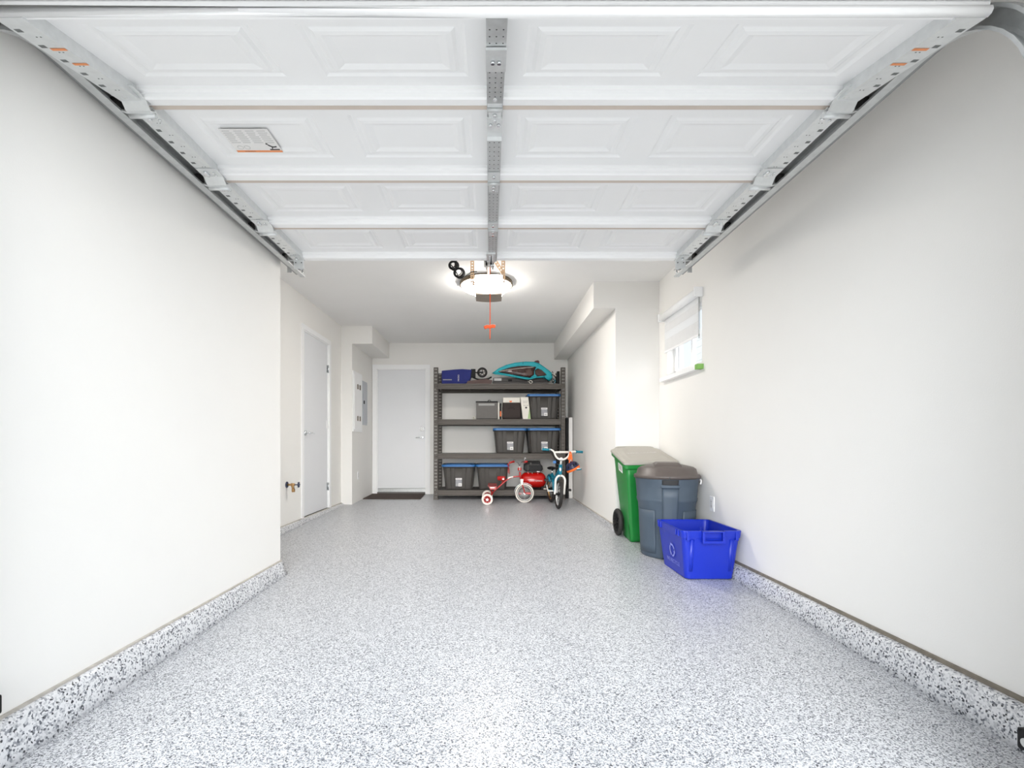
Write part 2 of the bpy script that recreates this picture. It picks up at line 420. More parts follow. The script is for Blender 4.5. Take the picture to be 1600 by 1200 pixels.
MB().box(XR-.022, XR-.008, 3.955, 4.72, z-.02, z).build('bottom_bar', 'trim_paint', bl, bevel=.003)
b = MB(); b.tube([(XR-.02, 3.945, 2.05), (XR-.021, 3.942, 1.9), (XR-.02, 3.945, 1.70)], .0022, 6).tube([(XR-.012, 3.945, 2.05), (XR-.011, 3.945, 1.70)], .0022, 6)
b.build('bead_chain', 'print_grey', bl)
sl = thing('boxed_rail', 'slim white rail with a green end lying along the window ledge', 'rail', (XR-.03, 4.33, 1.44))
b = MB(); b.use('trim_paint').box(XR-.05, XR, 3.95, 4.78, 1.443, 1.483); b.build('rail_body', None, sl, bevel=.004)
MB().box(XR-.051, XR, 3.895, 3.95, 1.442, 1.484).build('end_label', 'green_label', sl, bevel=.003)

# outside the window: the neighbour's house and a shrub
nh = thing('neighbour_house', 'pale sided house seen through the lower pane of the small window', 'house', (6.2, 10.4, -.4))
b = MB(); b.box(6.2, 9, 8.4, 14.4, -.4, 4.2)
for k in range(22): b.box(6.185, 6.2, 8.4, 14.4, -.3+k*.2, -.3+k*.2+.17)
b.build('siding_wall', 'siding', nh)
for (a, c) in ((10.9, 11.7), (12.4, 13.2)):
    b = MB().use('trim_paint').box(6.12, 6.2, a-.1, c+.1, 1.5, 3.3); f_ = b.build('window', None, nh)
    b = MB().box(6.10, 6.13, a, c, 1.6, 3.2); b.build('pane', 'window_dark', f_)
struct('ground', MB().box(1.95, 12, -2, 16, -.6, -.4), 'driveway')
sh = thing('garden_shrub', 'leafy green shrub outside, glimpsed through the small window', 'shrub', (5.2, 8.6, -.4))
b = MB()
for k in range(900):
    t = random.uniform(0, 2*PI); u = random.uniform(-1, 1); r = random.uniform(.6, 1.0)**.5
    c = Vector((5.1+.7*r*math.cos(t)*math.sqrt(1-u*u), 9.0+1.0*r*math.sin(t)*math.sqrt(1-u*u), 1.7+1.5*r*u))
    d = Vector((random.uniform(-1, 1), random.uniform(-1, 1), random.uniform(-1, 1))).normalized(); a, e = frame_of(d)
    b.poly([c-a*.09, c+e*.05, c+a*.09, c-e*.05])
b.build('foliage', 'leaf', sh)
MB().cyl((5.1, 9.0, -.4), (5.1, 9.0, 1.5), .06, .03).build('stem', 'deck_brown', sh)

# ------------------------------------------------------------------ wall fittings
def outlet(x, y, z, side, label):
    t = thing('wall_outlet', label, 'outlet', (x, y, z))
    MB().box(min(x, x+side*.006), max(x, x+side*.006), y-.036, y+.036, z-.058, z+.058).build('cover_plate', 'trim_paint', t, bevel=.002)
    b = MB(); s = side*.008
    b.use('label_white').box(min(x, x+s), max(x, x+s), y-.017, y+.017, z-.034, z+.034)
    b.use('hole_dark')
    for dz in (-.018, .018):
        for dy in (-.006, .006): b.box(min(x, x+s*1.08), max(x, x+s*1.08), y+dy-.001, y+dy+.001, z+dz-.004, z+dz+.004)
    b.build('socket', None, t)
outlet(XR, 3.745, .365, -1, 'white wall outlet on the right wall above the blue recycling box')
outlet(XL3, 7.07, .368, 1, 'white wall outlet low on the wall below the electrical panels')
p = thing('meter_cabinet', 'white flush cabinet door with four latches on the far left wall', 'cabinet', (XL3, 7.0, 1.0))
b = MB(); b.box(XL3, XL3+.014, 6.785, 7.26, 1.005, 1.87); b.build('cabinet_frame', 'trim_paint', p, bevel=.002)
b = MB(); b.box(XL3+.014, XL3+.022, 6.82, 7.225, 1.04, 1.835); b.build('cabinet_door', 'trim_paint', p, bevel=.002)
for zz in (1.20, 1.66):
    for yy in (6.98, 7.10):
        MB().box(XL3+.022, XL3+.03, yy-.022, yy+.022, zz-.035, zz+.035).build('latch', 'bronze', p, bevel=.002)
p = thing('breaker_panel', 'grey electrical breaker panel with black latch beside the back door', 'electrical panel', (XL3, 7.42, 1.12))
MB().box(XL3, XL3+.012, 7.285, 7.56, 1.12, 1.79).build('panel_box', 'panel_grey', p, bevel=.002)
MB().box(XL3+.012, XL3+.02, 7.305, 7.54, 1.15, 1.76).build('panel_door', 'panel_grey', p, bevel=.002)
MB().box(XL3+.02, XL3+.03, 7.315, 7.35, 1.44, 1.49).build('latch', 'black_plastic', p, bevel=.002)
t = thing('hose_bib', 'brass outdoor tap with blue handle low on the recessed left wall', 'tap', (XL2, 4.95, .40))
yy = 4.95; zz = .41
b = MB(); b.cyl((XL2, yy, zz), (XL2+.008, yy, zz), .032, n=18); b.build('escutcheon', 'tap_blue', t)
b = MB(); b.cyl((XL2, yy, zz), (XL2+.06, yy, zz), .011).cyl((XL2+.05, yy, zz), (XL2+.085, yy, zz), .018, .013).cyl((XL2+.06, yy, zz), (XL2+.07, yy, zz-.05), .013).cyl((XL2+.07, yy, zz-.045), (XL2+.071, yy, zz-.075), .017); b.build('spout', 'brass', t)
b = MB(); b.cyl((XL2+.08, yy, zz), (XL2+.125, yy, zz), .005)
for k in range(6):
    a = k*PI/3; b.ell((XL2+.125, yy+.02*math.cos(a), zz+.02*math.sin(a)), .006, .012, .012, 8, 6)
b.cyl((XL2+.12, yy, zz), (XL2+.13, yy, zz), .018); b.build('handle', 'tap_blue', t)
# door mat
t = MB(); t.hexa([(-1.93, 7.30, fz(7.3)+.001), (-1.05, 7.30, fz(7.3)+.001), (-1.06, 7.90, fz(7.9)+.001), (-1.93, 7.90, fz(7.9)+.001)],
                 [(-1.93, 7.30, fz(7.3)+.012), (-1.05, 7.30, fz(7.3)+.012), (-1.06, 7.90, fz(7.9)+.012), (-1.93, 7.90, fz(7.9)+.012)])
single(t.build('doormat', 'mat_brown', bevel=.003), 'dark brown doormat on the floor in front of the back door', 'doormat')

# ------------------------------------------------------------------ overhead sectional door
ZD = CAMZ+1.285      # lowest face of the door rails
SEC = [(2.865, 3.375), (2.35, 2.86), (1.83, 2.345), (1.31, 1.825)]
gd = thing('garage_door', 'white overhead sectional garage door rolled up under the ceiling', 'garage door', (0, 2.3, ZD))
RH = .038; DX = 1.372
def tilt(y):       # the last section runs down into the bend of the tracks
    return 0
TILT = Matrix.Translation(Vector((0, 1.825, ZD))) @ Matrix.Rotation(math.radians(12.0), 4, 'X') @ Matrix.Translation(Vector((0, -1.825, -ZD)))
def emboss(b, x0, x1, y0, y1, z):
    # nested loops: groove, ridge, raised field (faces looking down)
    lv = [(0, 0), (.012, .007), (.03, .007), (.042, 0), (.06, -.002), (.085, .006)]
    rings = []
    for ins, dz in lv:
        rings.append([Vector((x0+ins, y0+ins*.8, z+dz)), Vector((x1-ins, y0+ins*.8, z+dz)), Vector((x1-ins, y1-ins*.8, z+dz)), Vector((x0+ins, y1-ins*.8, z+dz))])
    idx = [b.add(r) for r in rings]
    for p, q in zip(idx[:-1], idx[1:]):
        for i in range(4):
            j = (i+1) % 4; b.face([p+i, p+j, q+j, q+i])
    b.face([idx[-1]+i for i in range(4)])
EX = [(-1.215, -.715), (-.575, -.075), (.115, .605), (.73, 1.225)]
for si, (ya, yb) in enumerate(SEC):
    T = TILT if si == 3 else Matrix.Identity(4)
    zs = ZD+RH
    b = MB(); b.use('door_skin')
    ey0, ey1 = ya+.105, yb-.125
    xs = [-DX]+[v for e in EX for v in e]+[DX]
    for i in range(0, len(xs)-1):
        a, c = xs[i], xs[i+1]
        if (a, c) in EX:
            b.poly([(a, ya, zs), (c, ya, zs), (c, ey0, zs), (a, ey0, zs)]); b.poly([(a, ey1, zs), (c, ey1, zs), (c, yb, zs), (a, yb, zs)]); emboss(b, a, c, ey0, ey1, zs)
        else: b.poly([(a, ya, zs), (c, ya, zs), (c, yb, zs), (a, yb, zs)])
    b.box(-DX, DX, ya, yb, zs+.009, zs+.014)
    b.box(-DX, DX, ya, ya+.004, zs-.004, zs+.012).box(-DX, DX, yb-.004, yb, zs-.004, zs+.012)
    b.xf(T); pan = b.build('door_section', None, gd)
    b = MB(); b.use('door_rail')   # deep rail at the far edge of the section
    yr = yb-.045
    b.prism([(-DX, yb-.012, zs), (-DX, yb, zs-.004), (-DX, yb, ZD), (-DX, yr, ZD), (-DX, yr-.006, ZD+.006), (-DX, yr-.006, zs-.018), (-DX, yr-.02, zs-.014), (-DX, yr-.02, zs)], (2*DX, 0, 0))
    b.xf(T); b.build('section_rail', None, gd)
    b = MB(); b.use('seam_bounce_tan' if si < 3 else 'door_rail')
    b.box(-DX, DX, ya, ya+.022, ZD+.003, zs); b.xf(T); b.build('section_lip', None, gd)
    if si == 0:
        pass
    # stiles
    for s in (-1, 1):
        b = MB(); b.use('galv_light')
        xi, xo = (1.292, 1.372); x0, x1 = min(s*xi, s*xo), max(s*xi, s*xo)
        b.box(x0, x1, ya+.004, yb-.004, ZD-.003, zs+.002)
        b.use('slot_grey')
        yy = ya+.06
        while yy < yb-.08:
            b.box(s*1.354-.009, s*1.354+.009, yy-.007, yy+.007, ZD-.0036, ZD-.003)
            for dx in (.0, .012): b.cyl((s*(1.318+dx), yy+.03, ZD-.003), (s*(1.318+dx), yy+.03, ZD-.0036), .0025, n=8)
            yy += .076
        b.xf(T); st = b.build('end_stile', None, gd)
        if si == 3:
            for yy in (1.46, 1.54):
                b = MB(); b.box(s*1.318-.023, s*1.318+.023, yy-.006, yy+.006, ZD-.0042, ZD-.0037); b.xf(T); b.build('paint_mark', 'orange_paint', st)
    b = MB(); cx = .02; b.use('galv')
    b.box(cx-.03, cx+.03, ya+.001, yb-.001, ZD-.006, zs+.002)
    b.use('hole_dark'); yy = ya+.05
    while yy < yb-.05:
        for dx in (-.02, 0, .02): b.cyl((cx+dx, yy, ZD-.006), (cx+dx, yy, ZD-.0066), .0025, n=8)
        yy += .032
    b.xf(T); cs = b.build('center_stile', None, gd)
    if si == 0: cs['label'] = 'galvanised centre stile'
# seams: hinges and rollers
def hinge(s, y, z0, T=None):
    b = MB(); x = s*1.322; w = .046
    b.use('galv_light')
    b.box(x-w, x+w, y-.115, y-.018, z0-.008, z0-.004)
    b.prism([(x-w, y-.05, z0-.008), (x-w, y-.022, z0-.034), (x-w, y+.004, z0-.034), (x-w, y+.004, z0-.03), (x-w, y-.018, z0-.03), (x-w, y-.046, z0-.004)], (2*w, 0, 0))
    b.box(x-w*.8, x+w*.8, y+.018, y+.085, z0-.008, z0-.004)
    b.use('galv_light').cyl((x-w-.004, y+.004, z0-.036), (x+w+.004, y+.004, z0-.036), .009)
    for dy in (-.09, -.07, .06):
        b.use('chrome').cyl((x-.014, y+dy, z0-.004), (x-.014, y+dy, z0-.018), .010, n=6).cyl((x+.02, y+dy+.008, z0-.004), (x+.02, y+dy+.008, z0-.014), .006, n=6)
    h = b.build('hinge', None, gd)
    b = MB(); b.use('galv').cyl((x+s*w, y+.006, z0-.026), (s*1.425, y+.006, z0-.005), .005); b.use('rubber').cyl((s*1.412, y+.006, z0+.012), (s*1.432, y+.006, z0+.012), .0235, n=20)
    b.build('roller', None, gd)
for yy in (2.862, 2.347, 1.827):
    for s in (-1, 1): hinge(s, yy, ZD)
for yy in (2.862, 2.347, 1.827):
    b = MB(); x = .02; b.use('galv_light')
    b.box(x-.028, x+.028, yy-.09, yy-.008, ZD-.012, ZD-.008).box(x-.024, x+.024, yy+.008, yy+.085, ZD-.012, ZD-.008)
    b.use('galv').cyl((x-.03, yy, ZD-.015), (x+.03, yy, ZD-.015), .008)
    for dy in (-.06, .03, .06): b.use('chrome').cyl((x, yy+dy, ZD-.01), (x, yy+dy, ZD-.022), .008, n=6)
    b.build('hinge', None, gd)
for yy in (1.60, 2.45):      # pale stiffener plates on the centre stile
    if yy < 1.8:
        b = MB(); b.use('galv_light').box(-.012, .052, 1.44, 1.56, ZD-.016, ZD-.008); b.use('chrome').cyl((.01, 1.5, ZD-.016), (.01, 1.5, ZD-.024), .007, n=6).cyl((.03, 1.5, ZD-.016), (.03, 1.5, ZD-.024), .007, n=6)
        b.xf(TILT); b.build('stiffener_plate', None, gd)
b = MB(); b.use('galv_light').box(-.010, .050, 1.875, 1.985, ZD-.016, ZD-.008)
b.prism([(-.010, 1.985, ZD-.016), (.050, 1.985, ZD-.016), (.050, 1.99, ZD-.030), (-.010, 1.99, ZD-.030)], (0, .004, 0))
for dx in (.004, .036): b.use('chrome').cyl((dx, 1.91, ZD-.016), (dx, 1.91, ZD-.024), .007, n=6)
b.build('stiffener_plate', None, gd)
for s in (-1, 1):            # top brackets
    b = MB(); x = s*1.325; b.use('galv_light').box(x-.035, x+.035, 3.27, 3.33, ZD-.012, ZD-.004)
    b.prism([(x-.035, 3.33, ZD-.012), (x+.035, 3.33, ZD-.012), (x+.035, 3.335, ZD-.07), (x-.035, 3.335, ZD-.07)], (0, .004, 0))
    for dx in (-.02, .02): b.use('hole_dark').cyl((x+dx, 3.331, ZD-.03), (x+dx, 3.328, ZD-.03), .004, n=8)
    b.use('chrome').cyl((x, 3.29, ZD-.012), (x, 3.29, ZD-.03), .008, n=6)
    b.use('galv').cyl((x-s*.03, 3.335, ZD-.078+.06), (s*1.42, 3.335, ZD-.01), .005)
    b.build('top_bracket', None, gd)
    b = MB(); b.use('rubber').cyl((s*1.412, 3.335, ZD+.012), (s*1.432, 3.335, ZD+.012), .0235, n=20); b.build('roller', None, gd)
b = MB(); b.use('galv_light').box(-.02, .04, 3.22, 3.37, ZD-.014, ZD-.006).box(.0, .004, 3.25, 3.38, ZD-.05, ZD-.014).box(.018, .022, 3.25, 3.38, ZD-.05, ZD-.014); b.use('chrome').cyl((-.006, 3.35, ZD-.04), (.03, 3.35, ZD-.04), .006)
b.build('operator_bracket', None, gd)
# warning label on the third section
b = MB(); zl = ZD+RH-.003
lx0, lx1, ly0, ly1 = -1.14, -.935, 2.015, 2.175
b.use('label_white').box(lx0, lx1, ly0, ly1, zl, zl+.0008)
b.use('orange_paint').box(lx0, lx1, ly1-.014, ly1, zl-.0004, zl)
b.use('label_faint')
for col in range(4):
    for row in range(7):
        xa = lx0+.008+col*.049; yr = ly0+.01+row*.013
        b.box(xa, xa+random.uniform(.03, .042), yr, yr+.005, zl-.0003, zl)
for k in range(2): b.torus((lx0+.03+k*.03, ly0+.125, zl-.0002), (0, 0, 1), .012, .0012, 16, 4)
b.use('print_dark').tube([(lx1-.045, ly0+.105, zl-.0002), (lx1-.03, ly0+.12, zl-.0002), (lx1-.012, ly0+.118, zl-.0002)], .003, 6).cyl((lx1-.048, ly0+.1, zl), (lx1-.048, ly0+.1, zl-.0005), .005)
b.tube([(lx1-.03, ly0+.118, zl-.0002), (lx1-.036, ly0+.132, zl-.0002)], .0025, 6)
b.box(lx1-.05, lx1-.006, ly0+.136, ly0+.144, zl-.0004, zl)
text_into(b, 'WARNING', basis((lx0+.06, ly1-.007, zl-.0006), (1, 0, 0), (0, -1, 0)), .010, 'print_dark')
b.build('warning_label', None, gd)
b = MB(); b.use('door_rail').tube([(-DX, 1.31, ZD+.01), (0, 1.305, ZD+.006), (DX, 1.31, ZD+.01)], .014, 8, 1); b.xf(TILT); b.build('bottom_seal', None, gd)

# tracks
def track(s, label):
    t = thing('door_track', label, 'door track', (s*1.45, 2.5, ZD))
    R = .38; y0 = 1.60; zc = ZD+.012
    path = [(3.66, zc, 0)]
    path.append((y0, zc, 0))
    for k in range(1, 13): a = PI/2*k/12; path.append((y0-R*math.sin(a), zc-R*(1-math.cos(a)), a))
    path.append((y0-R, fz(1.22)+.03, PI/2))
    # C profile: (u = towards the wall, v = outward normal of the path)
    prof = [(-.022, -.026), (-.022, -.020), (-.019, -.020), (-.019, -.0265), (.012, -.0265), (.016, -.018), (.016, .018), (.012, .0265), (-.019, .0265), (-.019, .020), (-.022, .020), (-.022, .029), (.014, .029), (.0185, .02), (.0185, -.02), (.014, -.029), (-.022, -.029)]
    b = MB(); rings = []
    for (y, z, a) in path:
        ny, nz = math.sin(a)*1.0, math.cos(a)
        rings.append([Vector((s*(1.427+u), y-(-v)*(-math.sin(a)), z+v*math.cos(a))) for u, v in prof])
    b.loft(rings, smooth=False); b.build('rail', 'galv', t)
    b = MB(); b.box(min(s*1.447, s*1.4495), max(s*1.447, s*1.4495), 1.45, 3.66, zc-.01, zc+.05)
    b.box(min(s*1.447, s*1.475), max(s*1.447, s*1.475), 1.45, 3.66, zc-.01, zc-.0075)
    b.build('stiffening_angle', 'galv_dark', t)
    b = MB()
    b.box(s*1.46-.016, s*1.46+.016, 3.50, 3.503, zc-.05, ZC)
    b.box(s*1.46-.016, s*1.46+.016, 3.50, 3.53, ZC-.003, ZC)
    b.cyl((s*1.45, 3.49, zc), (s*1.45, 3.515, zc), .008, n=6)
    b.build('hanger_strap', 'galv', t)
    b = MB()
    for yy in (3.6,):
        b.cyl((s*1.40, yy, zc+.012), (s*1.46, yy, zc+.012), .006, n=6).cyl((s*1.415, yy+.03, zc-.03), (s*1.415, yy+.03, zc+.03), .006, n=6)
    b.build('stop_bolt', 'chrome', t)
    for zz in (.3, 1.3):
        xw = XL if s < 0 else 1.60
        b = MB(); b.box(min(s*1.445, xw), max(s*1.445, xw), YF, YF+.003, zz, zz+.06).box(s*1.45-.003, s*1.45+.003, YF, 1.22, zz, zz+.06)
        b.build('wall_bracket', 'galv', t)
    # orange height marks as in the bend
    return t
track(-1, 'galvanised roller track along the left side of the garage door')
track(1, 'galvanised roller track along the right side of the garage door')
def eye(x, y, z, s, label):
    t = thing('safety_sensor', label, 'sensor', (x, y, z))
    b = MB(); b.box(x-.02, x+.02, y-.02, y+.03, z-.02, z+.035); b.build('housing', 'black_plastic', t, bevel=.006)
    MB().cyl((x-s*.02, y, z+.008), (x-s*.03, y, z+.008), .012).build('lens', 'print_grey', t)
    MB().box(min(x, s*1.43), max(x, s*1.43), y-.012, y+.012, z-.012, z-.008).build('mounting_arm', 'galv', t)
eye(-1.430, 1.36, .075, -1, 'black door safety sensor low on the left track')
eye(1.408, 1.235, .055, 1, 'black door safety sensor low on the right track')

# ------------------------------------------------------------------ door opener, its cord, its power cord, ceiling lamp
op = thing('door_opener', 'glowing door opener motor hung from the ceiling by perforated straps', 'garage door opener', (0, 4.2, 2.1))
ym0, ym1 = 4.12, 4.32; xm0, xm1 = -.125, .11; zm0, zm1 = 2.115, 2.29
rings = []
for (z, g) in ((zm0+.018, 0.0), (zm1-.01, 0.0), (zm1, -.02)):
    pts = []
    for k in range(9):
        u = k/8; pts.append(Vector((xm0-g*.3+(xm1-xm0+g*.6)*u, ym0-g-.012*math.sin(PI*u), z-(.016*math.sin(PI*u) if z < zm0+.03 else 0))))
    pts += [Vector((xm1, ym0+.12, z)), Vector((xm0, ym0+.12, z))]
    rings.append(pts)
MB().loft(rings, smooth=False).build('light_lens', 'opener_glow', op)
b = MB(); pts = []
for k in range(9):
    u = k/8; pts.append(Vector((xm0+.004+(xm1-xm0-.008)*u, ym0+.006-.010*math.sin(PI*u), zm0)))
for k in range(9): pts.append(Vector((xm1-.004-(xm1-xm0-.008)*k/8, ym1+.03*math.sin(PI*k/8), zm0)))
b.prism(pts, (0, 0, .018)); b.box(xm0+.004, xm1-.004, ym0+.121, ym1, zm0+.018, zm1-.01)
for k in range(8): b.box(xm0+.03+k*.022, xm0+.042+k*.022, ym0+.05, ym1-.04, zm0-.002, zm0)
b.build('motor_housing', 'opener_grey', op, bevel=.003)
b = MB(); b.use('bronze').box(-.022, .010, YF+.06, 4.16, zm1+.012, zm1+.016).box(-.022, -.018, YF+.06, 4.16, zm1+.012, zm1+.042).box(.006, .010, YF+.06, 4.16, zm1+.012, zm1+.042).box(-.022, .010, YF+.002, YF+.06, zm1-.02, zm1+.06)
b.build('drive_rail', None, op)
b = MB(); b.box(-.045, .035, 3.78, 3.92, zm1-.018, zm1+.046).box(-.03, -.018, 3.80, 3.90, zm1-.045, zm1+.0).box(.02, .03, 3.84, 3.87, zm1-.055, zm1)
b.build('trolley', 'black_plastic', op, bevel=.004)
b = MB(); b.tube([(0.006, 3.80, zm1-.02), (.008, 3.6, ZD+.08), (.01, 3.37, ZD-.03)], .007, 6, 1); b.build('door_arm', 'black_plastic', op)
def strap(p0, p1, w, holes, axis_x):
    p0 = Vector(p0); p1 = Vector(p1); d = (p1-p0); L = d.length; d.normalize(); x = d.cross(Vector((0, 1, 0))).normalized()
    b = MB(); th = Vector((0, .003, 0))
    n = int(L/.025)
    for sx in (-1, 1):
        a = p0+x*(sx*w/2); c = p0+x*(sx*.006)
        b.prism([a, c, c+d*L, a+d*L], th)
    for k in range(n+1):
        u0 = max(0, k*L/n-.007); u1 = min(L, k*L/n+.007)
        b.prism([p0-x*.006+d*u0, p0+x*.006+d*u0, p0+x*.006+d*u1, p0-x*.006+d*u1], th)
    return b
strap((-.155, 4.30, zm1-.03), (-.155, 4.30, ZC), .034, 8, 0).build('hanging_strap', 'strap_metal', op)
strap((.122, 4.30, zm1-.03), (.122, 4.30, ZC), .034, 8, 0).build('hanging_strap', 'strap_metal', op)
strap((.035, 4.295, ZC), (.125, 4.295, zm1+.06), .034, 8, 0).build('diagonal_brace', 'strap_metal', op)
b = strap((-.155, 4.305, zm1-.02), (.122, 4.305, zm1-.02), .03, 8, 0); b.build('cross_strap', 'strap_metal', op)
# the emergency cord hangs from the trolley
ec = thing('release_cord', 'thin orange emergency release cord with handle hanging under the opener', 'release cord', (0, 3.75, 1.64))
MB().tube([(.003, 3.79, zm1-.02), (.004, 3.79, 1.95), (.003, 3.79, 1.66)], .0035, 6).build('cord', 'orange_cord', ec)
b = MB(); b.tube([(-.042, 3.79, 1.748), (-.02, 3.79, 1.758), (.003, 3.79, 1.757), (.026, 3.79, 1.762), (.045, 3.79, 1.758)], .0135, 8); b.build('handle', 'orange_cord', ec)
# coiled power cord
pc = thing('power_cord', 'black power cord coiled in a bundle left of the opener', 'power cord', (-.3, 4.3, 2.35))
b = MB()
for (px, py, rr0) in ((706.8, 413.8, .035), (715.5, 425.5, .040)):
    for k in range(6):
        c = W(px, py, 4.29)+Vector((.003*k, .010*k, .002*k))
        b.torus(c, (.3-.12*k, 1, .15*(k-2.5)), rr0+.0055*(k % 3-1), .0042, 24, 6)
b.tube([W(702, 411, 4.28), W(709, 419, 4.27), W(716, 431, 4.28)], .0045).tube([W(711, 410, 4.29), W(711, 420, 4.27), W(712, 430, 4.28)], .0045)
b.build('coil', 'black_plastic', pc)
b = MB(); b.tube([W(714, 433, 4.3), W(722, 433.5, 4.3), W(730, 430, 4.3), W(737, 425, 4.3), W(745, 424.5, 4.28)], .004, 6); b.build('lead', 'black_plastic', pc)
b = MB(); b.tube([W(712, 418, 4.3), W(713, 410, 4.3), (W(712, 400, 4.3)).xyz, Vector((W(712, 400, 4.3).x, 4.3, ZC-.01))], .0045, 6); b.build('plug_lead', 'black_plastic', pc)
# ceiling lamp
cl = thing('ceiling_lamp', 'round flush ceiling lamp with bronze rim glowing behind the opener', 'ceiling light', (-.02, 4.94, ZC))
lc = Vector((-.035, 4.93, ZC))
MB().lathe(lc, (0, 0, -1), [(.265, 0), (.27, .010), (.27, .040), (.258, .044), (.255, .03)], 48).build('lamp_rim', 'bronze', cl)
MB().lathe(lc, (0, 0, -1), [(.25, .02), (.254, .044), (.246, .066), (.215, .084), (.13, .098), (.001, .103)], 48).build('lamp_shade', 'lamp_glow', cl)

# ------------------------------------------------------------------ storage rack
RX0, RX1, RY0, RY1 = -.845, 1.145, 7.25, 7.87
rk = thing('storage_rack', 'tall dark grey four shelf steel storage rack against the back wall', 'storage rack', (.15, 7.56, 0))
SH = [1.741, 1.202, .683, .129]     # beam tops
def post(x, y, sx, sy):
    b = MB(); w = .066; z0 = fz(y)+.0; z1 = 1.985
    def ladder(u0, u1, fixed, plane, cols):
        # plane 'x': strip spans x at fixed y; plane 'y': spans y at fixed x
        edges = [u0]+[v for c in cols for v in (c-.0035, c+.0035)]+[u1]
        def bx(a, c, za, zb):
            if plane == 'x': b.box(min(a, c), max(a, c), fixed, fixed+.003, za, zb)
            else: b.box(fixed, fixed+.003, min(a, c), max(a, c), za, zb)
        for i in range(0, len(edges)-1, 2): bx(edges[i], edges[i+1], z0, z1)
        z = z0
        while z < z1:
            for c in cols: bx(c-.0035, c+.0035, z, min(z+.030, z1))
            z += .0508
    if sy < 0:
        ladder(x, x+w, y, 'x', [x+.022, x+.044]); ladder(y, y+.05, x+(w-.003 if sx < 0 else 0), 'y', [y+.028])
        ladder(y, y+.03, x+(0 if sx < 0 else w-.003), 'y', [y+.018])
    else:
        ladder(x, x+w, y, 'x', [x+.022, x+.044]); ladder(y-.05, y, x+(w-.003 if sx < 0 else 0), 'y', [y-.028])
    b.box(x-.002, x+w+.002, (y if sy < 0 else y-.05)-.002, (y+.05 if sy < 0 else y)+.004, z0, z0+.02)
    b.build('post', 'rack_paint', rk)
post(RX0, RY0, -1, -1); post(RX1-.066, RY0, 1, -1); post(RX0, RY1, -1, 1); post(RX1-.066, RY1, 1, 1)
for zt in SH:
    for (ya, s) in ((RY0+.004, 1), (RY1-.004, -1)):
        b = MB(); h = .082
        prof = [(0, zt), (s*.028, zt), (s*.028, zt-.02), (s*.012, zt-.024), (s*.004, zt-.03), (s*.004, zt-h+.02), (s*.010, zt-h+.014), (s*.030, zt-h+.010), (s*.030, zt-h), (0, zt-h)]
        prof = [(-.0 if i in (0, 9) else u, z) for i, (u, z) in enumerate(prof)]
        x0, x1 = RX0+.066, RX1-.066
        prof2 = [(0, zt), (0, zt-.018), (s*.007, zt-.024), (s*.007, zt-h+.022), (0, zt-h+.016), (0, zt-h), (s*.03, zt-h), (s*.03, zt)]
        b.prism([Vector((x0, ya+u, z)) for u, z in prof2], (x1-x0, 0, 0)); b.build('beam', 'rack_paint', rk)
    for x in (RX0+.01, RX1-.035):
        MB().box(x, x+.025, RY0+.05, RY1-.05, zt-.06, zt-.01).build('side_beam', 'rack_paint', rk)
    b = MB(); b.box(RX0+.036, RX1-.036, RY0+.035, RY1-.035, zt-.012, zt-.002); b.build('shelf_deck', 'rack_deck', rk)
    for x in (-.32, .22, .70): MB().box(x, x+.03, RY0+.034, RY1-.034, zt-.035, zt-.012).build('cross_bar', 'rack_paint', rk)

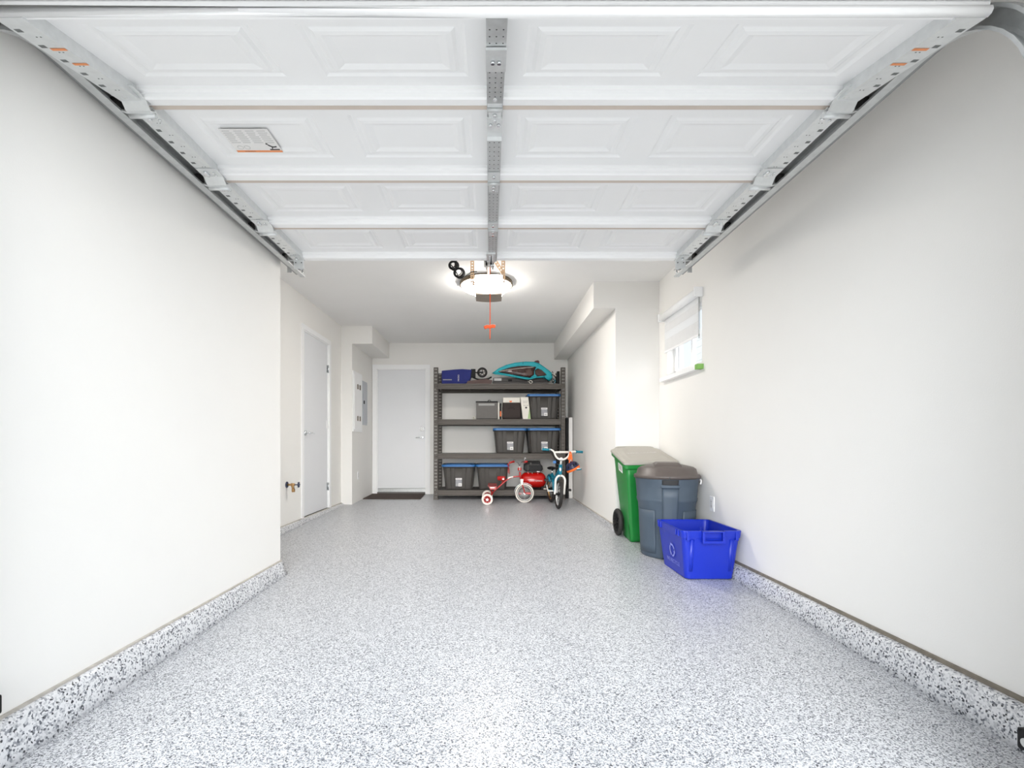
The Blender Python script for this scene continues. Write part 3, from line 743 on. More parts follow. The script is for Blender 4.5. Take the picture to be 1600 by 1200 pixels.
# ------------------------------------------------------------------ totes
def make_tote():
    t = thing('storage_tote', 'x', 'storage tote', (0, 0, 0), 'black storage totes with blue lids on the rack')
    def ring(hw, hd, z, rib):
        base = MB().rrect(-hw, hw, -hd, hd, z, .045, 5)
        return base
    b = MB(); rings = []
    for (f, z) in ((0, .0), (.06, .012), (.5, .18), (1, .355)):
        hw = .198+.034*f; hd = .255+.034*f
        rings.append(b.rrect(-hw, hw, -hd, hd, z, .04, 5))
    b.loft(rings, smooth=True)
    b.build('tub', 'tote_black', t)
    b = MB()
    for x in (-.155, -.085, .085, .155):      # raised upright ribs on the front and back
        for sy in (-1, 1):
            w = .026
            for (xa, xb) in ((x-w, x+w),):
                x_b = x*.86
                b.hexa([Vector((x_b-w*.85, sy*.257, .02)), Vector((x_b+w*.85, sy*.257, .02)), Vector((x_b+w*.85, sy*.274, .02)), Vector((x_b-w*.85, sy*.274, .02))],
                       [Vector((x-w, sy*.288, .335)), Vector((x+w, sy*.288, .335)), Vector((x+w, sy*.306, .335)), Vector((x-w, sy*.306, .335))])
    for y in (-.17, -.06, .06, .17):
        for sx in (-1, 1):
            b.hexa([Vector((sx*.198, y-.025, .02)), Vector((sx*.198, y+.025, .02)), Vector((sx*.209, y+.025, .02)), Vector((sx*.209, y-.025, .02))],
                   [Vector((sx*.229, y-.028, .335)), Vector((sx*.229, y+.028, .335)), Vector((sx*.241, y+.028, .335)), Vector((sx*.241, y-.028, .335))])
    b.build('rib_set', 'tote_black', t, bevel=.003)
    b = MB(); b.loft([b.rrect(-.243, .243, -.304, .304, .342, .04, 5), b.rrect(-.246, .246, -.302, .302, .358, .04, 5)]); b.build('rim', 'tote_black', t)
    b = MB(); b.loft([b.rrect(-.256, .256, -.312, .312, .352, .05, 5), b.rrect(-.258, .258, -.314, .314, .378, .05, 5), b.rrect(-.25, .25, -.306, .306, .386, .045, 5), b.rrect(-.225, .225, -.28, .28, .386, .04, 5), b.rrect(-.215, .215, -.27, .27, .378, .04, 5)], smooth=False)
    for y in (-.17, 0, .17): b.box(-.18, .18, y-.06, y+.06, .376, .390)
    b.build('lid', 'lid_blue', t, bevel=.002)
    for s in (-1, 1): MB().box(s*.240-.016, s*.240+.016, -.06, .06, .35, .392).build('latch', 'tote_black', t, bevel=.004)
    b = MB(); T = basis((0, -.2715, .118), (1, 0, 0), (0, .091, .9958))
    def dec(x0, x1, y0, y1, d, mm): b.use(mm).box(x0, x1, y0, y1, d, d+.001, T)
    dec(-.044, .052, -.065, .062, 0.004, 'label_grey'); dec(-.044, .052, .036, .062, .005, 'label_white'); dec(-.04, .004, .0, .03, .005, 'label_grey'); dec(.0, .052, -.065, -.018, .005, 'label_white')
    dec(-.038, -.01, -.055, -.03, .005, 'print_grey'); dec(.01, .042, -.05, -.046, .006, 'print_dark'); dec(.01, .036, -.04, -.036, .006, 'print_dark'); dec(-.035, .035, .045, .053, .006, 'print_grey')
    b.build('paper_label', None, t)
    return t
proto = make_tote()
yt = RY0+.345
tote_spots = [(.83, SH[1], 'black blue-lidded tote alone on the second shelf from the top beside the pale carton'),
              (.31, SH[2], 'left black blue-lidded tote of the pair on the third shelf'),
              (.833, SH[2], 'right black blue-lidded tote on the third shelf, behind the bicycle handlebar'),
              (-.475, SH[3], 'black blue-lidded tote at the left end of the bottom shelf'),
              (.045, SH[3], 'black blue-lidded tote on the bottom shelf behind the red tricycle seat')]
for i, (x, z, lab) in enumerate(tote_spots):
    if i == 0: proto.location = (x, yt, z); proto['label'] = lab
    else:
        c = dup(proto, (x, yt, z), lab)
        if i == 4:
            for ch in list(c.children):
                if ch.name.startswith('paper_label'): bpy.data.objects.remove(ch)

# ------------------------------------------------------------------ things on the second shelf
z2 = SH[1]
t = thing('carry_case', 'dark grey flat case with a pale strip near its top, on the second shelf', 'case', (-.01, 7.42, z2))
MB().box(-.205, .118, 7.36, 7.46, z2+.002, z2+.272).build('case_body', 'mid_grey', t, bevel=.006)
MB().box(-.212, .125, 7.355, 7.465, z2+.262, z2+.282).build('top_edge', 'black_plastic', t, bevel=.004)
MB().box(-.205, .12, 7.352, 7.46, z2, z2+.016).build('bottom_edge', 'black_plastic', t, bevel=.003)
MB().box(-.17, .075, 7.356, 7.36, z2+.215, z2+.245).build('name_strip', 'print_grey', t)
MB().tube([(-.03, 7.41, z2+.28), (-.015, 7.41, z2+.298), (.005, 7.41, z2+.298), (.02, 7.41, z2+.28)], .006).build('handle', 'black_plastic', t)
t = MB(); t.box(.128, .150, 7.36, 7.60, z2, z2+.262); single(t.build('white_board', 'box_white', bevel=.002), 'thin white board standing on edge beside the dark grey case', 'board')
t = thing('picture_book', 'slim dark book with orange cover standing between the case and the fabric cube', 'book', (.175, 7.5, z2))
b = MB(); b.use('black_plastic').box(.156, .160, 7.38, 7.60, z2, z2+.252).box(.178, .182, 7.38, 7.60, z2, z2+.252).box(.156, .182, 7.376, 7.38, z2, z2+.252); b.build('cover', None, t)
MB().box(.16, .178, 7.382, 7.595, z2+.004, z2+.248).build('pages', 'box_white', t)
MB().box(.158, .180, 7.3755, 7.376, z2+.05, z2+.13).build('spine_label', 'orange', t)
t = MB(); t.box(.186, .192, 7.37, 7.62, z2, z2+.258); single(t.build('thin_folder', 'box_white', bevel=.001), 'thin off-white folder standing against the dark fabric cube', 'folder')
t = thing('fabric_cube', 'dark brown fabric storage cube on the second shelf', 'storage cube', (.34, 7.44, z2))
b = MB(); n0 = 0
rings = []
for k, (z, s) in enumerate(((0, -.004), (.04, .004), (.1, .0), (.16, .005), (.225, 0), (.255, -.002))):
    rings.append(b.rrect(.200-s, .470+s, 7.31-s, 7.60+s, z2+z, .02, 4))
b.loft(rings); b.build('cube_body', 'dark_fabric', t)
b = MB(); b.tube([(.29, 7.305, z2+.15), (.30, 7.297, z2+.175), (.37, 7.297, z2+.175), (.38, 7.305, z2+.15)], .005); b.build('handle', 'dark_fabric', t)
t = thing('paper_carton', 'white carton with an orange mark lying on top of the fabric cube', 'carton', (.33, 7.45, z2+.257))
MB().box(.205, .465, 7.33, 7.58, z2+.257, z2+.335).build('carton_body', 'box_white', t, bevel=.004)
b = MB(); b.prism([(.30, 7.328, z2+.285), (.345, 7.328, z2+.285), (.335, 7.328, z2+.262), (.31, 7.328, z2+.262)], (0, .001, 0)); b.build('orange_mark', 'orange', t)
t = thing('leaflet_carton', 'tall pale carton with small print and green corner leaning by the top tote', 'carton', (.55, 7.34, z2))
T = Matrix.Translation(Vector((.51, 7.30, z2))) @ Matrix.Rotation(math.radians(-3.5), 4, 'Y')
T = Matrix.Translation(Vector((.507, 7.30, z2+.004))) @ Matrix(((1, 0, -.12, 0), (0, 1, 0, 0), (0, 0, 1, 0), (0, 0, 0, 1)))
MB().box(0, .120, 0, .16, 0, .335, T).build('carton_body', 'box_white', t, bevel=.003)
b = MB(); b.use('soft_green').poly([T @ Vector(p) for p in ((.075, -.001, .006), (.118, -.001, .006), (.118, -.001, .17))])
b.use('print_grey')
for (za, wa) in ((.27, .08), (.25, .07)): b.box(.03, .03+wa, -.0015, 0, za, za+.006, T)
b.use('print_dark')
for k in range(4): b.box(.035+k*.02, .045+k*.02, -.0015, 0, .205, .211, T)
b.cyl(T @ Vector((.07, 0, .175)), T @ Vector((.07, -.0015, .175)), .015)
b.build('print', None, t)
b = MB()
for k in range(4): b.torus((-.245+.006*k, 7.35+.012*k, z2+.022+.004*(k % 2)), (random.uniform(-.4, .4), 1, .3*k), .018, .004, 18, 6)
b.tube([(-.23, 7.36, z2+.03), (-.215, 7.36, z2+.06), (-.207, 7.37, z2+.05)], .004)
single(b.build('cable_coil', 'box_white'), 'small coil of pale cable at the foot of the dark grey case', 'cable')

# ------------------------------------------------------------------ things on the top shelf
z1 = SH[0]
sc = thing('folding_scooter', 'folded kick scooter wrapped in a blue sleeve, on the top shelf', 'scooter', (-.45, 7.45, z1))
o = [(690, 600.5), (690, 579), (712, 577), (722, 576.5), (737, 577.5), (735.5, 590), (733, 596), (726, 600)]
b = MB(); fr = [W(x, y, 7.36) for x, y in o]; b.prism([Vector((p.x, 7.36, max(p.z, z1+.003))) for p in fr], (0, .16, 0))
b.build('fabric_sleeve', 'navy_fabric', sc, bevel=.012)
b = MB(); text_into(b, 'MICRO', basis(W(716.5, 590.5, 7.357), (0, 0, 1), (-1, 0, 0)), .032, 'label_white', .0005)
b.build('sleeve_lettering', None, sc)
MB().box(W(692, 0, 7.36).x, W(706, 0, 7.36).x, 7.357, 7.359, z1+.065, z1+.078).build('sleeve_stripe', 'print_grey', sc)
wc = W(753.5, 582, 7.4)
b = MB(); b.torus(wc, (0, 1, 0), .066, .013, 32, 8, flat=1.1); b.build('tire', 'rubber', sc)
b = MB(); b.torus(wc, (0, 1, 0), .048, .005, 28, 6)
for k in range(5):
    a = 2*PI*k/5+.3; b.cyl(wc, wc+Vector((.05*math.cos(a), 0, .05*math.sin(a))), .0065, n=6)
b.build('wheel_rim', 'mid_grey', sc)
b = MB(); b.cyl(wc-Vector((0, .03, 0)), wc+Vector((0, .03, 0)), .012); b.tube([wc-Vector((0, .025, 0)), W(746, 582.5, 7.38), W(738, 580, 7.40)], .009)
b.box(W(736, 0, 7.4).x, W(743, 0, 7.4).x, 7.37, 7.44, W(0, 590, 7.4).z, W(0, 577, 7.4).z)
b.tube([W(738, 589, 7.4), W(748, 593, 7.4), W(762, 592, 7.42), W(768, 589, 7.42)], .012)
b.build('fork', 'black_plastic', sc)
b = MB(); b.prism([W(728, 600, 7.34), W(731, 595, 7.34), W(760, 592, 7.34), W(769, 594, 7.34), W(768, 600, 7.34)], (0, .13, 0)); b.build('scooter_deck', 'deck_brown', sc, bevel=.004)
cs = thing('tool_case', 'long dark grey hard case with a white label lying behind the teal carrier', 'case', (.36, 7.6, z1))
xa, xb = W(770.5, 0, 7.48).x, W(857, 0, 7.48).x
MB().box(xa, xb, 7.48, 7.76, z1+.002, z1+.122).build('case_body', 'case_grey', cs, bevel=.012)
MB().box(xa-.004, xb+.004, 7.477, 7.762, z1+.058, z1+.064).build('lid_seam', 'black_plastic', cs)
MB().box(W(772, 0, 7.48).x, W(783.5, 0, 7.48).x, 7.4765, 7.48, z1+.072, z1+.112).build('white_label', 'label_white', cs)
MB().box(W(794, 0, 7.48).x, W(800, 0, 7.48).x, 7.470, 7.48, z1+.06, z1+.095).build('latch', 'black_plastic', cs, bevel=.002)
tc = thing('child_carrier', 'teal rimmed long pod shaped carrier with glossy brown windows on the top shelf', 'carrier', (.5, 7.5, z1+.1))
out = [(768.5, 583.5), (778, 576.5), (790, 571), (804, 567.5), (820, 565.8), (834, 566.2), (842, 568.5), (850, 574), (858, 580), (863, 585), (863, 591), (859, 596), (855, 593), (848, 590.8), (838, 590.5), (826, 592.5), (812, 591), (795, 588), (780, 585)]
cxy = (820, 580)
def ringat(f, y): return [W(cxy[0]+(x-cxy[0])*f, cxy[1]+(yy-cxy[1])*f+0, 7.42)+Vector((0, y-7.42, 0)) for x, yy in out]
b = MB(); b.loft([ringat(.96, 7.46), ringat(1.0, 7.40), ringat(.98, 7.35), ringat(.86, 7.33), ringat(.80, 7.335)], caps=True, smooth=True)
b.build('rim_shell', 'teal_fabric', tc)
win = [(783, 579.5), (795, 574.5), (808, 572), (822, 571.5), (834, 573), (829, 581), (834, 588), (824, 590.3), (808, 587.5), (792, 583.5), (783, 581.5)]
win = [(778, 580.5), (795, 574.5), (810, 571.8), (826, 571.5), (838, 573.5), (834.5, 580), (834.5, 586), (828, 590.2), (812, 588), (795, 584.5), (782, 582.5)]
def wr(f, y, pts, c): return [W(c[0]+(x-c[0])*f, c[1]+(yy-c[1])*f, 7.34)+Vector((0, y-7.34, 0)) for x, yy in pts]
b = MB(); b.loft([wr(1, 7.36, win, (812, 580)), wr(1, 7.328, win, (812, 580)), wr(.8, 7.31, win, (812, 580)), wr(.4, 7.30, win, (812, 580))]); b.build('long_window', 'brown_film', tc)
w2 = [(835.5, 579), (840, 575.5), (846, 578), (852, 583), (854, 586), (848, 588.5), (840, 588.5), (836, 585)]
b = MB(); b.loft([wr(1, 7.36, w2, (844, 582)), wr(1, 7.326, w2, (844, 582)), wr(.7, 7.31, w2, (844, 582))]); b.build('round_window', 'brown_film', tc)
b = MB(); b.tube([W(771, 583.8, 7.31), W(790, 585.8, 7.31), W(812, 590, 7.31), W(826, 592, 7.31), W(838, 589.5, 7.31), W(851, 588.3, 7.315)], .010); b.build('lower_tube', 'teal_fabric', tc)
b = MB(); b.tube([W(780, 580.5, 7.315), W(792, 578, 7.305), W(812, 575.5, 7.30), W(834, 573.5, 7.31)], .004); b.build('white_piping', 'box_white', tc)
b = MB(); b.prism([W(832.5, 566.5, 7.36), W(837, 563.5, 7.36), W(841, 562.7, 7.36), W(843, 565, 7.36), W(842.5, 568.5, 7.36), W(838, 567, 7.36)], (0, .06, 0)); b.build('peak_flap', 'maroon', tc, bevel=.004)
for (x, y) in ((817, 567.5), (840.5, 570.5)): MB().box(W(x-.8, y, 7.36).x, W(x+.8, y, 7.36).x, 7.335, 7.38, W(x, y+1.5, 7.36).z, W(x, y-1.5, 7.36).z).build('clip', 'black_plastic', tc)
b = MB(); b.tube([W(826, 596.5, 7.29), W(829, 594.5, 7.285), W(832, 597, 7.285), W(829, 599, 7.285), W(826.5, 597, 7.285)], .005, 6).tube([W(824, 595.5, 7.288), W(828, 597.5, 7.285)], .006, 6); b.build('drawstring', 'box_white', tc)
hp = thing('folded_hardware', 'tangle of black and white straps at the right end of the top shelf', 'straps', (1.0, 7.4, z1))
b = MB(); b.tube([W(861, 582, 7.36), W(865, 586, 7.35), W(868, 590, 7.36)], .008, 6).tube([W(863, 592, 7.35), W(867, 594.5, 7.35), W(863, 598, 7.36)], .007, 6).tube([W(863, 580, 7.35), W(864, 584, 7.35), W(861, 588, 7.35), W(862.5, 595, 7.36), W(866, 600.3, 7.38)], .006, 6); b.build('black_strap', 'black_plastic', hp)
b = MB(); b.tube([W(862, 583, 7.34), W(866, 585.5, 7.34), W(869, 587.5, 7.35)], .006, 6).tube([W(864, 595, 7.34), W(867, 592, 7.34)], .006, 6); b.build('white_strap', 'box_white', hp)
b = MB(); b.tube([W(865, 592, 7.345), W(868, 596, 7.345), W(865, 600, 7.36)], .006, 6); b.build('teal_strap', 'teal_paint', hp)
b = MB(); b.box(W(870.5, 0, 7.42).x, W(874.5, 0, 7.42).x, 7.42, 7.5, z1, W(0, 580, 7.42).z)
single(b.build('battery_block', 'black_plastic', bevel=.006), 'small upright black block against the right rack post on the top shelf', 'block')

# ------------------------------------------------------------------ air compressor
z4 = SH[3]
ac = thing('air_compressor', 'red tank air compressor with black motor on the bottom shelf', 'air compressor', (.64, 7.45, z4))
tx0, tx1 = .475, .870; tz = z4+.142; tyc = 7.43; tr = .117
b = MB(); b.lathe((tx0, tyc, tz), (1, 0, 0), [(.03, 0), (.07, .012), (.097, .035), (tr, .07), (tr, tx1-tx0-.07), (.097, tx1-tx0-.035), (.07, tx1-tx0-.012), (.03, tx1-tx0)], 36); b.build('tank', 'red_paint', ac)
b = MB(); text_into(b, 'CRAFTSMAN', basis(((tx0+tx1)/2+.028, tyc-tr-.001, tz-.005), (1, 0, 0), (0, 0, 1)), .036, 'label_white', .0006); b.build('lettering', None, ac)
b = MB()
for x in (tx0+.06, tx1-.06): MB().box(x-.02, x+.02, tyc-.09, tyc+.09, z4, z4+.05).build('foot', 'black_plastic', ac, bevel=.004)
MB().box(tx1-.045, tx1+.015, tyc-.12, tyc-.06, z4+.004, z4+.024).build('foot_pad', 'white_rubber', ac, bevel=.004)
mx0, mx1 = W(819, 0, 7.35).x, W(848, 0, 7.35).x; mz0 = tz+tr+.018; mz1 = W(0, 720.5, 7.35).z
b = MB(); b.prism([(mx0+.03, 7.35, mz0), (mx1-.012, 7.35, mz0), (mx1, 7.35, mz0+.04), (mx1-.004, 7.35, mz0+.085), (mx1-.035, 7.35, mz0+.12), (mx1-.04, 7.35, mz1), (mx0+.07, 7.35, mz1), (mx0+.045, 7.35, mz1-.03), (mx0+.005, 7.35, mz1-.045), (mx0, 7.35, mz0+.02)], (0, .19, 0)); b.build('motor_shroud', 'black_plastic', ac, bevel=.008)
b = MB(); b.cyl((mx0+.045, 7.35, mz0+.06), (mx0+.045, 7.342, mz0+.06), .04, n=20)
for k in range(6): b.box(mx0+.085, mx1-.03, 7.344, 7.35, mz0+.015+k*.02, mz0+.023+k*.02)
b.build('vent_grille', 'print_dark', ac)
b = MB(); b.box(mx0+.055, mx0+.062, 7.340, 7.347, mz0+.01, mz0+.10).box(mx0+.055, mx1-.05, 7.340, 7.347, mz0+.10, mz0+.107).cyl((mx0+.10, 7.348, mz0+.125), (mx0+.10, 7.338, mz0+.125), .014); b.build('shroud_trim', 'case_grey', ac)
b = MB(); b.box(mx0+.055, mx0+.07, 7.37, 7.50, tz+tr-.02, mz0+.01).box(mx1-.08, mx1-.065, 7.37, 7.50, tz+tr-.02, mz0+.01); b.build('motor_bracket', 'red_paint', ac)
b = MB(); b.tube([(mx1-.10, 7.345, mz0+.002), (mx1-.05, 7.34, mz0+.0), (mx1+.005, 7.345, mz0+.004)], .006); b.cyl((mx0+.125, 7.36, tz+tr-.03), (mx0+.125, 7.36, mz0), .005); b.build('air_pipe', 'chrome', ac)

# ------------------------------------------------------------------ tricycle
tk = thing('tricycle', 'red childs tricycle with white tires parked in front of the bottom shelf', 'tricycle', (.25, 6.93, fz(6.93)))
fwy = 6.95; fr_ = .136; fwc = Vector((.506, fwy, fz(fwy)+fr_))
def wheel_parts(c, R, tr_, axis, tiremat, rimmat, root, nsp, spmat, line=None, hub=.016):
    b = MB(); b.use(tiremat).torus(c, axis, R-tr_, tr_, 44, 10, flat=1.0); tire = b.build('tire', None, root)
    if line: MB().torus(c, axis, R-2*tr_-.001, .006, 44, 8, flat=2.1).build('tire_wall', line, tire)
    b = MB(); b.use(rimmat).torus(c, axis, R-2*tr_-.009, .006, 40, 8, flat=1.6); rim = b.build('rim', None, root)
    b = MB(); a, e = frame_of(axis); ax = Vector(axis).normalized()
    for k in range(nsp):
        t = 2*PI*k/nsp; d = a*math.cos(t)+e*math.sin(t); off = ax*(.012 if k % 2 else -.012)
        b.cyl(c+off+d*hub*.5, c+d*(R-2*tr_-.008), (.0022 if nsp > 12 else .0085), n=5)
    b.build('spokes', spmat, root)
    MB().cyl(c-ax*.028, c+ax*.028, hub, n=14).build('hub', spmat if nsp > 12 else 'chrome', root)
wheel_parts(fwc, fr_, .012, (0, 1, 0), 'white_rubber', 'white_paint', tk, 36, 'galv_light', 'print_dark')
rwy1, rwy2 = 6.71, 7.13; rr = .0795
rwa = Vector((-.033, rwy1, fz(rwy1)+rr)); rwb = Vector((-.033, rwy2, fz(rwy2)+rr))
for c in (rwa, rwb): wheel_parts(c, rr, .012, (0, 1, 0), 'white_rubber', 'trike_red', tk, 8, 'trike_red', 'white_rubber', .016)
b = MB(); b.cyl(rwa+Vector((0, .0, 0)), rwb, .007); b.build('rear_axle', 'trike_red', tk)
P = lambda x, y, Y=6.93: W(x, y, Y)
b = MB(); b.tube([P(813, 744.5), P(802.5, 745), P(793, 749.2), P(779, 761), P(768, 770.5)], .011, 10)
b.tube([P(772, 767), Vector((-.0, 6.76, .07)), rwa+Vector((.005, .03, .0))], .008).tube([P(772, 767), Vector((-.0, 7.10, .07)), rwb+Vector((.005, -.03, 0))], .008)
b.build('frame', 'trike_red', tk)
b = MB(); b.tube([P(793, 747.6), P(797, 746), P(801.5, 745)], .0135, 10); b.build('frame_decal', 'white_paint', tk)
b = MB(); pts = []
for k in range(20):
    t = 2*PI*k/20; rx = .060+.02*math.cos(t); pts.append(Vector((P(785.5, 0).x-rx*math.cos(t)*1.0, 6.93+.085*math.sin(t)*(.75+.25*-math.cos(t)), 0)))
z0 = P(0, 750.5).z; z1_ = P(0, 744).z
b.loft([[Vector((p.x*.85+P(785.5, 0).x*.15, p.y*.85+6.93*.15, z0)) for p in pts], [Vector((p.x, p.y, z0+.015)) for p in pts], [Vector((p.x, p.y, z1_-.01)) for p in pts], [Vector((p.x*.9+P(785.5, 0).x*.1, p.y*.9+6.93*.1, z1_)) for p in pts]])
b.build('seat', 'trike_red', tk)
MB().box(P(784.5, 0).x, P(787.5, 0).x, 6.843, 6.847, P(0, 749).z, P(0, 747).z).build('seat_badge', 'white_paint', tk)
MB().cyl(P(786, 750), P(784, 757), .009).build('seat_post', 'trike_red', tk)
b = MB(); b.prism([P(762.5, 758.2, 6.74), P(776.5, 758.2, 6.74), P(774.5, 764.8, 6.74), P(766, 764.8, 6.74)], (0, .014, 0)); b.box(P(762.5, 0, 6.74).x, P(776.5, 0, 6.74).x, 6.74, 7.11, P(0, 760, 6.74).z, P(0, 758.4, 6.74).z)
b.tube([P(767, 764, 6.76), P(768, 770, 6.76)], .008); b.build('rear_step', 'trike_red', tk)
MB().box(P(766, 0, 6.737).x, P(773, 0, 6.737).x, 6.737, 6.74, P(0, 762.6, 6.737).z, P(0, 761.2, 6.737).z).build('step_decal', 'white_paint', tk)
hd = P(813.2, 744.5); ft = P(815.6, 752)
b = MB(); b.cyl(P(812.3, 738), P(814, 749), .015); b.build('head_tube', 'trike_red', tk)
b = MB()
b.hexa([P(814, 758, 6.91), P(817, 758, 6.91), P(817, 758, 6.99), P(814, 758, 6.99)], [P(812.6, 748.5, 6.91), P(818, 748.5, 6.91), P(818, 748.5, 6.99), P(812.6, 748.5, 6.99)]); b.build('fork_crown', 'white_paint', tk, bevel=.006)
b = MB()
for s in (-1, 1): b.tube([P(815.6, 757, 6.95)+Vector((0, s*.032, 0)), P(818, 763, 6.95)+Vector((0, s*.034, 0)), fwc+Vector((0, s*.032, 0))], .0085)
b.build('fork', 'trike_red', tk)
b = MB(); b.torus(fwc, (0, 1, 0), fr_+.013, .005, 26, 8, flat=4.5, a0=-PI*.95 if False else math.radians(45), a1=math.radians(175)); b.build('fender', 'chrome', tk)
for s in (-1, 1):
    c = fwc+Vector((-.045*s, s*.075-.0, -.01*s)); MB().box(c.x-.035, c.x+.035, c.y-.035, c.y+.03, c.z-.014, c.z+.014).build('pedal', 'trike_red', tk, bevel=.004)
b = MB(); b.tube([fwc+Vector((-.045, .06, -.01)), fwc+Vector((-.045, .04, -.01)), fwc+Vector((0, .035, 0)), fwc+Vector((0, -.035, 0)), fwc+Vector((.045, -.04, .01)), fwc+Vector((.045, -.06, .01))], .005, 6, 1); b.build('crank', 'chrome', tk)
b = MB(); b.cyl(P(812.3, 740), P(811.8, 727), .009); b.build('stem', 'chrome', tk)
ga = P(798, 722.5, 6.80); gb = P(820.5, 721.5, 7.05)
b = MB(); b.tube([ga, P(803, 721.2, 6.84), P(808.5, 722.5, 6.88), P(812, 727, 6.93), P(814.5, 723.2, 6.97), P(817, 721.3, 7.02), gb], .007); b.build('handlebar', 'chrome', tk)
d = (P(803, 721.2, 6.84)-ga)
b = MB(); b.cyl(ga-d.normalized()*.02, ga+d.normalized()*.055, .013).torus(ga+d.normalized()*.057, d, .013, .005, 14, 6); b.build('grip', 'trike_red', tk)
d2_ = Vector((.06, -.015, .004)); b = MB(); b.cyl(gb-d2_*.4, gb+d2_*.6, .0175, .014); b.build('grip', 'trike_red', tk)
b = MB()
for k in range(6):
    q = ga-d.normalized()*.02; b.tube([q, q+Vector((-.012-.004*k, -.004+.003*k, -.03)), q+Vector((-.022+.003*k, .004*k, -.08)), q+Vector((-.03+.006*k, .004*k, -.14-.005*k))], .0018, 5)
b.use('white_paint'); b.build('streamers', 'trike_red', tk)
b = MB(); b.ell(P(820.5, 715.8, 7.02), .019, .019, .015, 14, 8); b.cyl(P(819, 720.5, 7.02), P(820.3, 716.5, 7.02), .004); b.build('bell', 'chrome', tk)
b = MB(); b.ell(P(810.3, 733, 6.92), .014, .014, .024, 12, 8).ell(P(813.6, 733, 6.92), .014, .014, .024, 12, 8); b.build('stem_clamp', 'trike_red', tk)

# ------------------------------------------------------------------ kids bicycle
bk = thing('kids_bicycle', 'teal and white childs bicycle facing out in front of the rack', 'bicycle', (.92, 6.7, fz(6.7)))
R16 = .195
fc = Vector((.921, 6.38, fz(6.38)+R16)); rc = Vector((.895, 7.0, fz(7.0)+R16))
fax = Vector((1, .05, -.055)).normalized(); rax = Vector((1, .12, 0)).normalized()
def bike_wheel(c, ax):
    MB().torus(c, ax, R16-.021, .021, 48, 12, flat=1.05).build('tire', 'rubber', bk)
    b = MB(); b.torus(c, ax, R16-.048, .008, 40, 8, flat=1.7); b.build('rim', 'brass' if c is rc else 'galv_light', bk)
    b = MB(); a, e = frame_of(ax)
    for k in range(20):
        t = 2*PI*k/20; d = a*math.cos(t)+e*math.sin(t); b.cyl(c+ax*(.018 if k % 2 else -.018), c+d*(R16-.05), .0013, n=5)
    b.build('spokes', 'chrome', bk)
    MB().cyl(c-ax*.045, c+ax*.045, .016).build('hub', 'black_plastic', bk)
bike_wheel(fc, fax); bike_wheel(rc, rax)
Q = lambda x, y, Y=6.40: W(x, y, Y)
crown = Q(875.6, 743.5, 6.42)
b = MB()
for s in (-1, 1):
    x = 875.6+s*7.2
    b.tube([crown+Vector((0, 0, .004)), Q(875.6+s*4.2, 744.6, 6.42), Q(x, 750, 6.41), Q(x-.8+.1, 762, 6.40), Q(x-1.6, 772.5, 6.385)], .0145, 10)
    b.cyl(Q(x-1.6, 770.5, 6.385), Q(x-1.6-s*1.4, 770.8, 6.385), .012)
b.build('fork', 'white_paint', bk)
b = MB(); b.cyl(Q(875.3, 741.5, 6.43), Q(876, 726.5, 6.46), .024, n=18).cyl(Q(876, 727, 6.46), Q(876, 725.8, 6.46), .027, n=18); b.build('head_tube', 'teal_paint', bk)
MB().ell(Q(875.5, 733.5, 6.415), .014, .006, .026, 12, 8).build('head_badge', 'label_white', bk)
b = MB(); ht = Q(875.6, 730, 6.46); hb = Q(875.4, 739, 6.45); bb = Vector((.915, 6.78, fz(6.8)+.19)); stt = Vector((.90, 6.90, .40))
b.tube([ht, Vector((.91, 6.7, .36)), stt-Vector((0, 0, .06))], .016).tube([hb, Vector((.915, 6.62, .30)), bb], .02).tube([stt, bb], .015)
for s in (-1, 1): b.tube([bb+Vector((s*.035, 0, 0)), rc+rax*(s*.06)], .009).tube([stt-Vector((0, 0, .08)), rc+rax*(s*.06)+Vector((0, 0, .004))], .008)
b.build('frame', 'teal_paint', bk)
b = MB(); b.torus(rc, rax, R16+.018, .006, 24, 8, a0=0, a1=math.radians(150), flat=5); b.build('rear_fender', 'teal_paint', bk)
b = MB(); b.cyl(stt, stt+Vector((0, 0, .06)), .011); b.build('seat_post', 'chrome', bk)
b = MB(); b.ell(stt+Vector((-.005, .03, .08)), .065, .10, .024).ell(stt+Vector((-.0, -.06, .08)), .028, .08, .02); b.build('saddle', 'black_plastic', bk)
b = MB(); b.cyl(Q(876, 727, 6.46), Q(877.2, 717, 6.47), .013).cyl(Q(877, 719, 6.47), Q(877, 716.5, 6.44), .02); b.build('stem', 'white_paint', bk)
hl = [Q(857, 702.6, 6.50), Q(861.5, 703, 6.49), Q(865.5, 706, 6.47), Q(868.5, 713, 6.45), Q(873, 717.2, 6.43), Q(877.4, 718, 6.43), Q(882, 717.4, 6.43), Q(887.5, 713.5, 6.45), Q(890, 708.3, 6.46), Q(894, 706, 6.47), Q(901, 705.9, 6.48)]
b = MB(); b.tube(hl, .0125, 10).cyl(Q(867.5, 706.5, 6.46), Q(889, 706.5, 6.46), .014); b.build('handlebar', 'white_paint', bk)
b = MB(); b.cyl(Q(847.5, 702, 6.52), Q(858.5, 702.8, 6.5), .018, .016).cyl(Q(858.8, 702.8, 6.5), Q(859.6, 702.9, 6.5), .023); b.build('grip', 'teal_grip', bk)
b = MB(); b.cyl(Q(900.8, 705.8, 6.48), Q(910.5, 706.3, 6.48), .016, .018).cyl(Q(899.8, 705.8, 6.48), Q(900.8, 705.8, 6.48), .023); b.build('grip', 'teal_grip', bk)
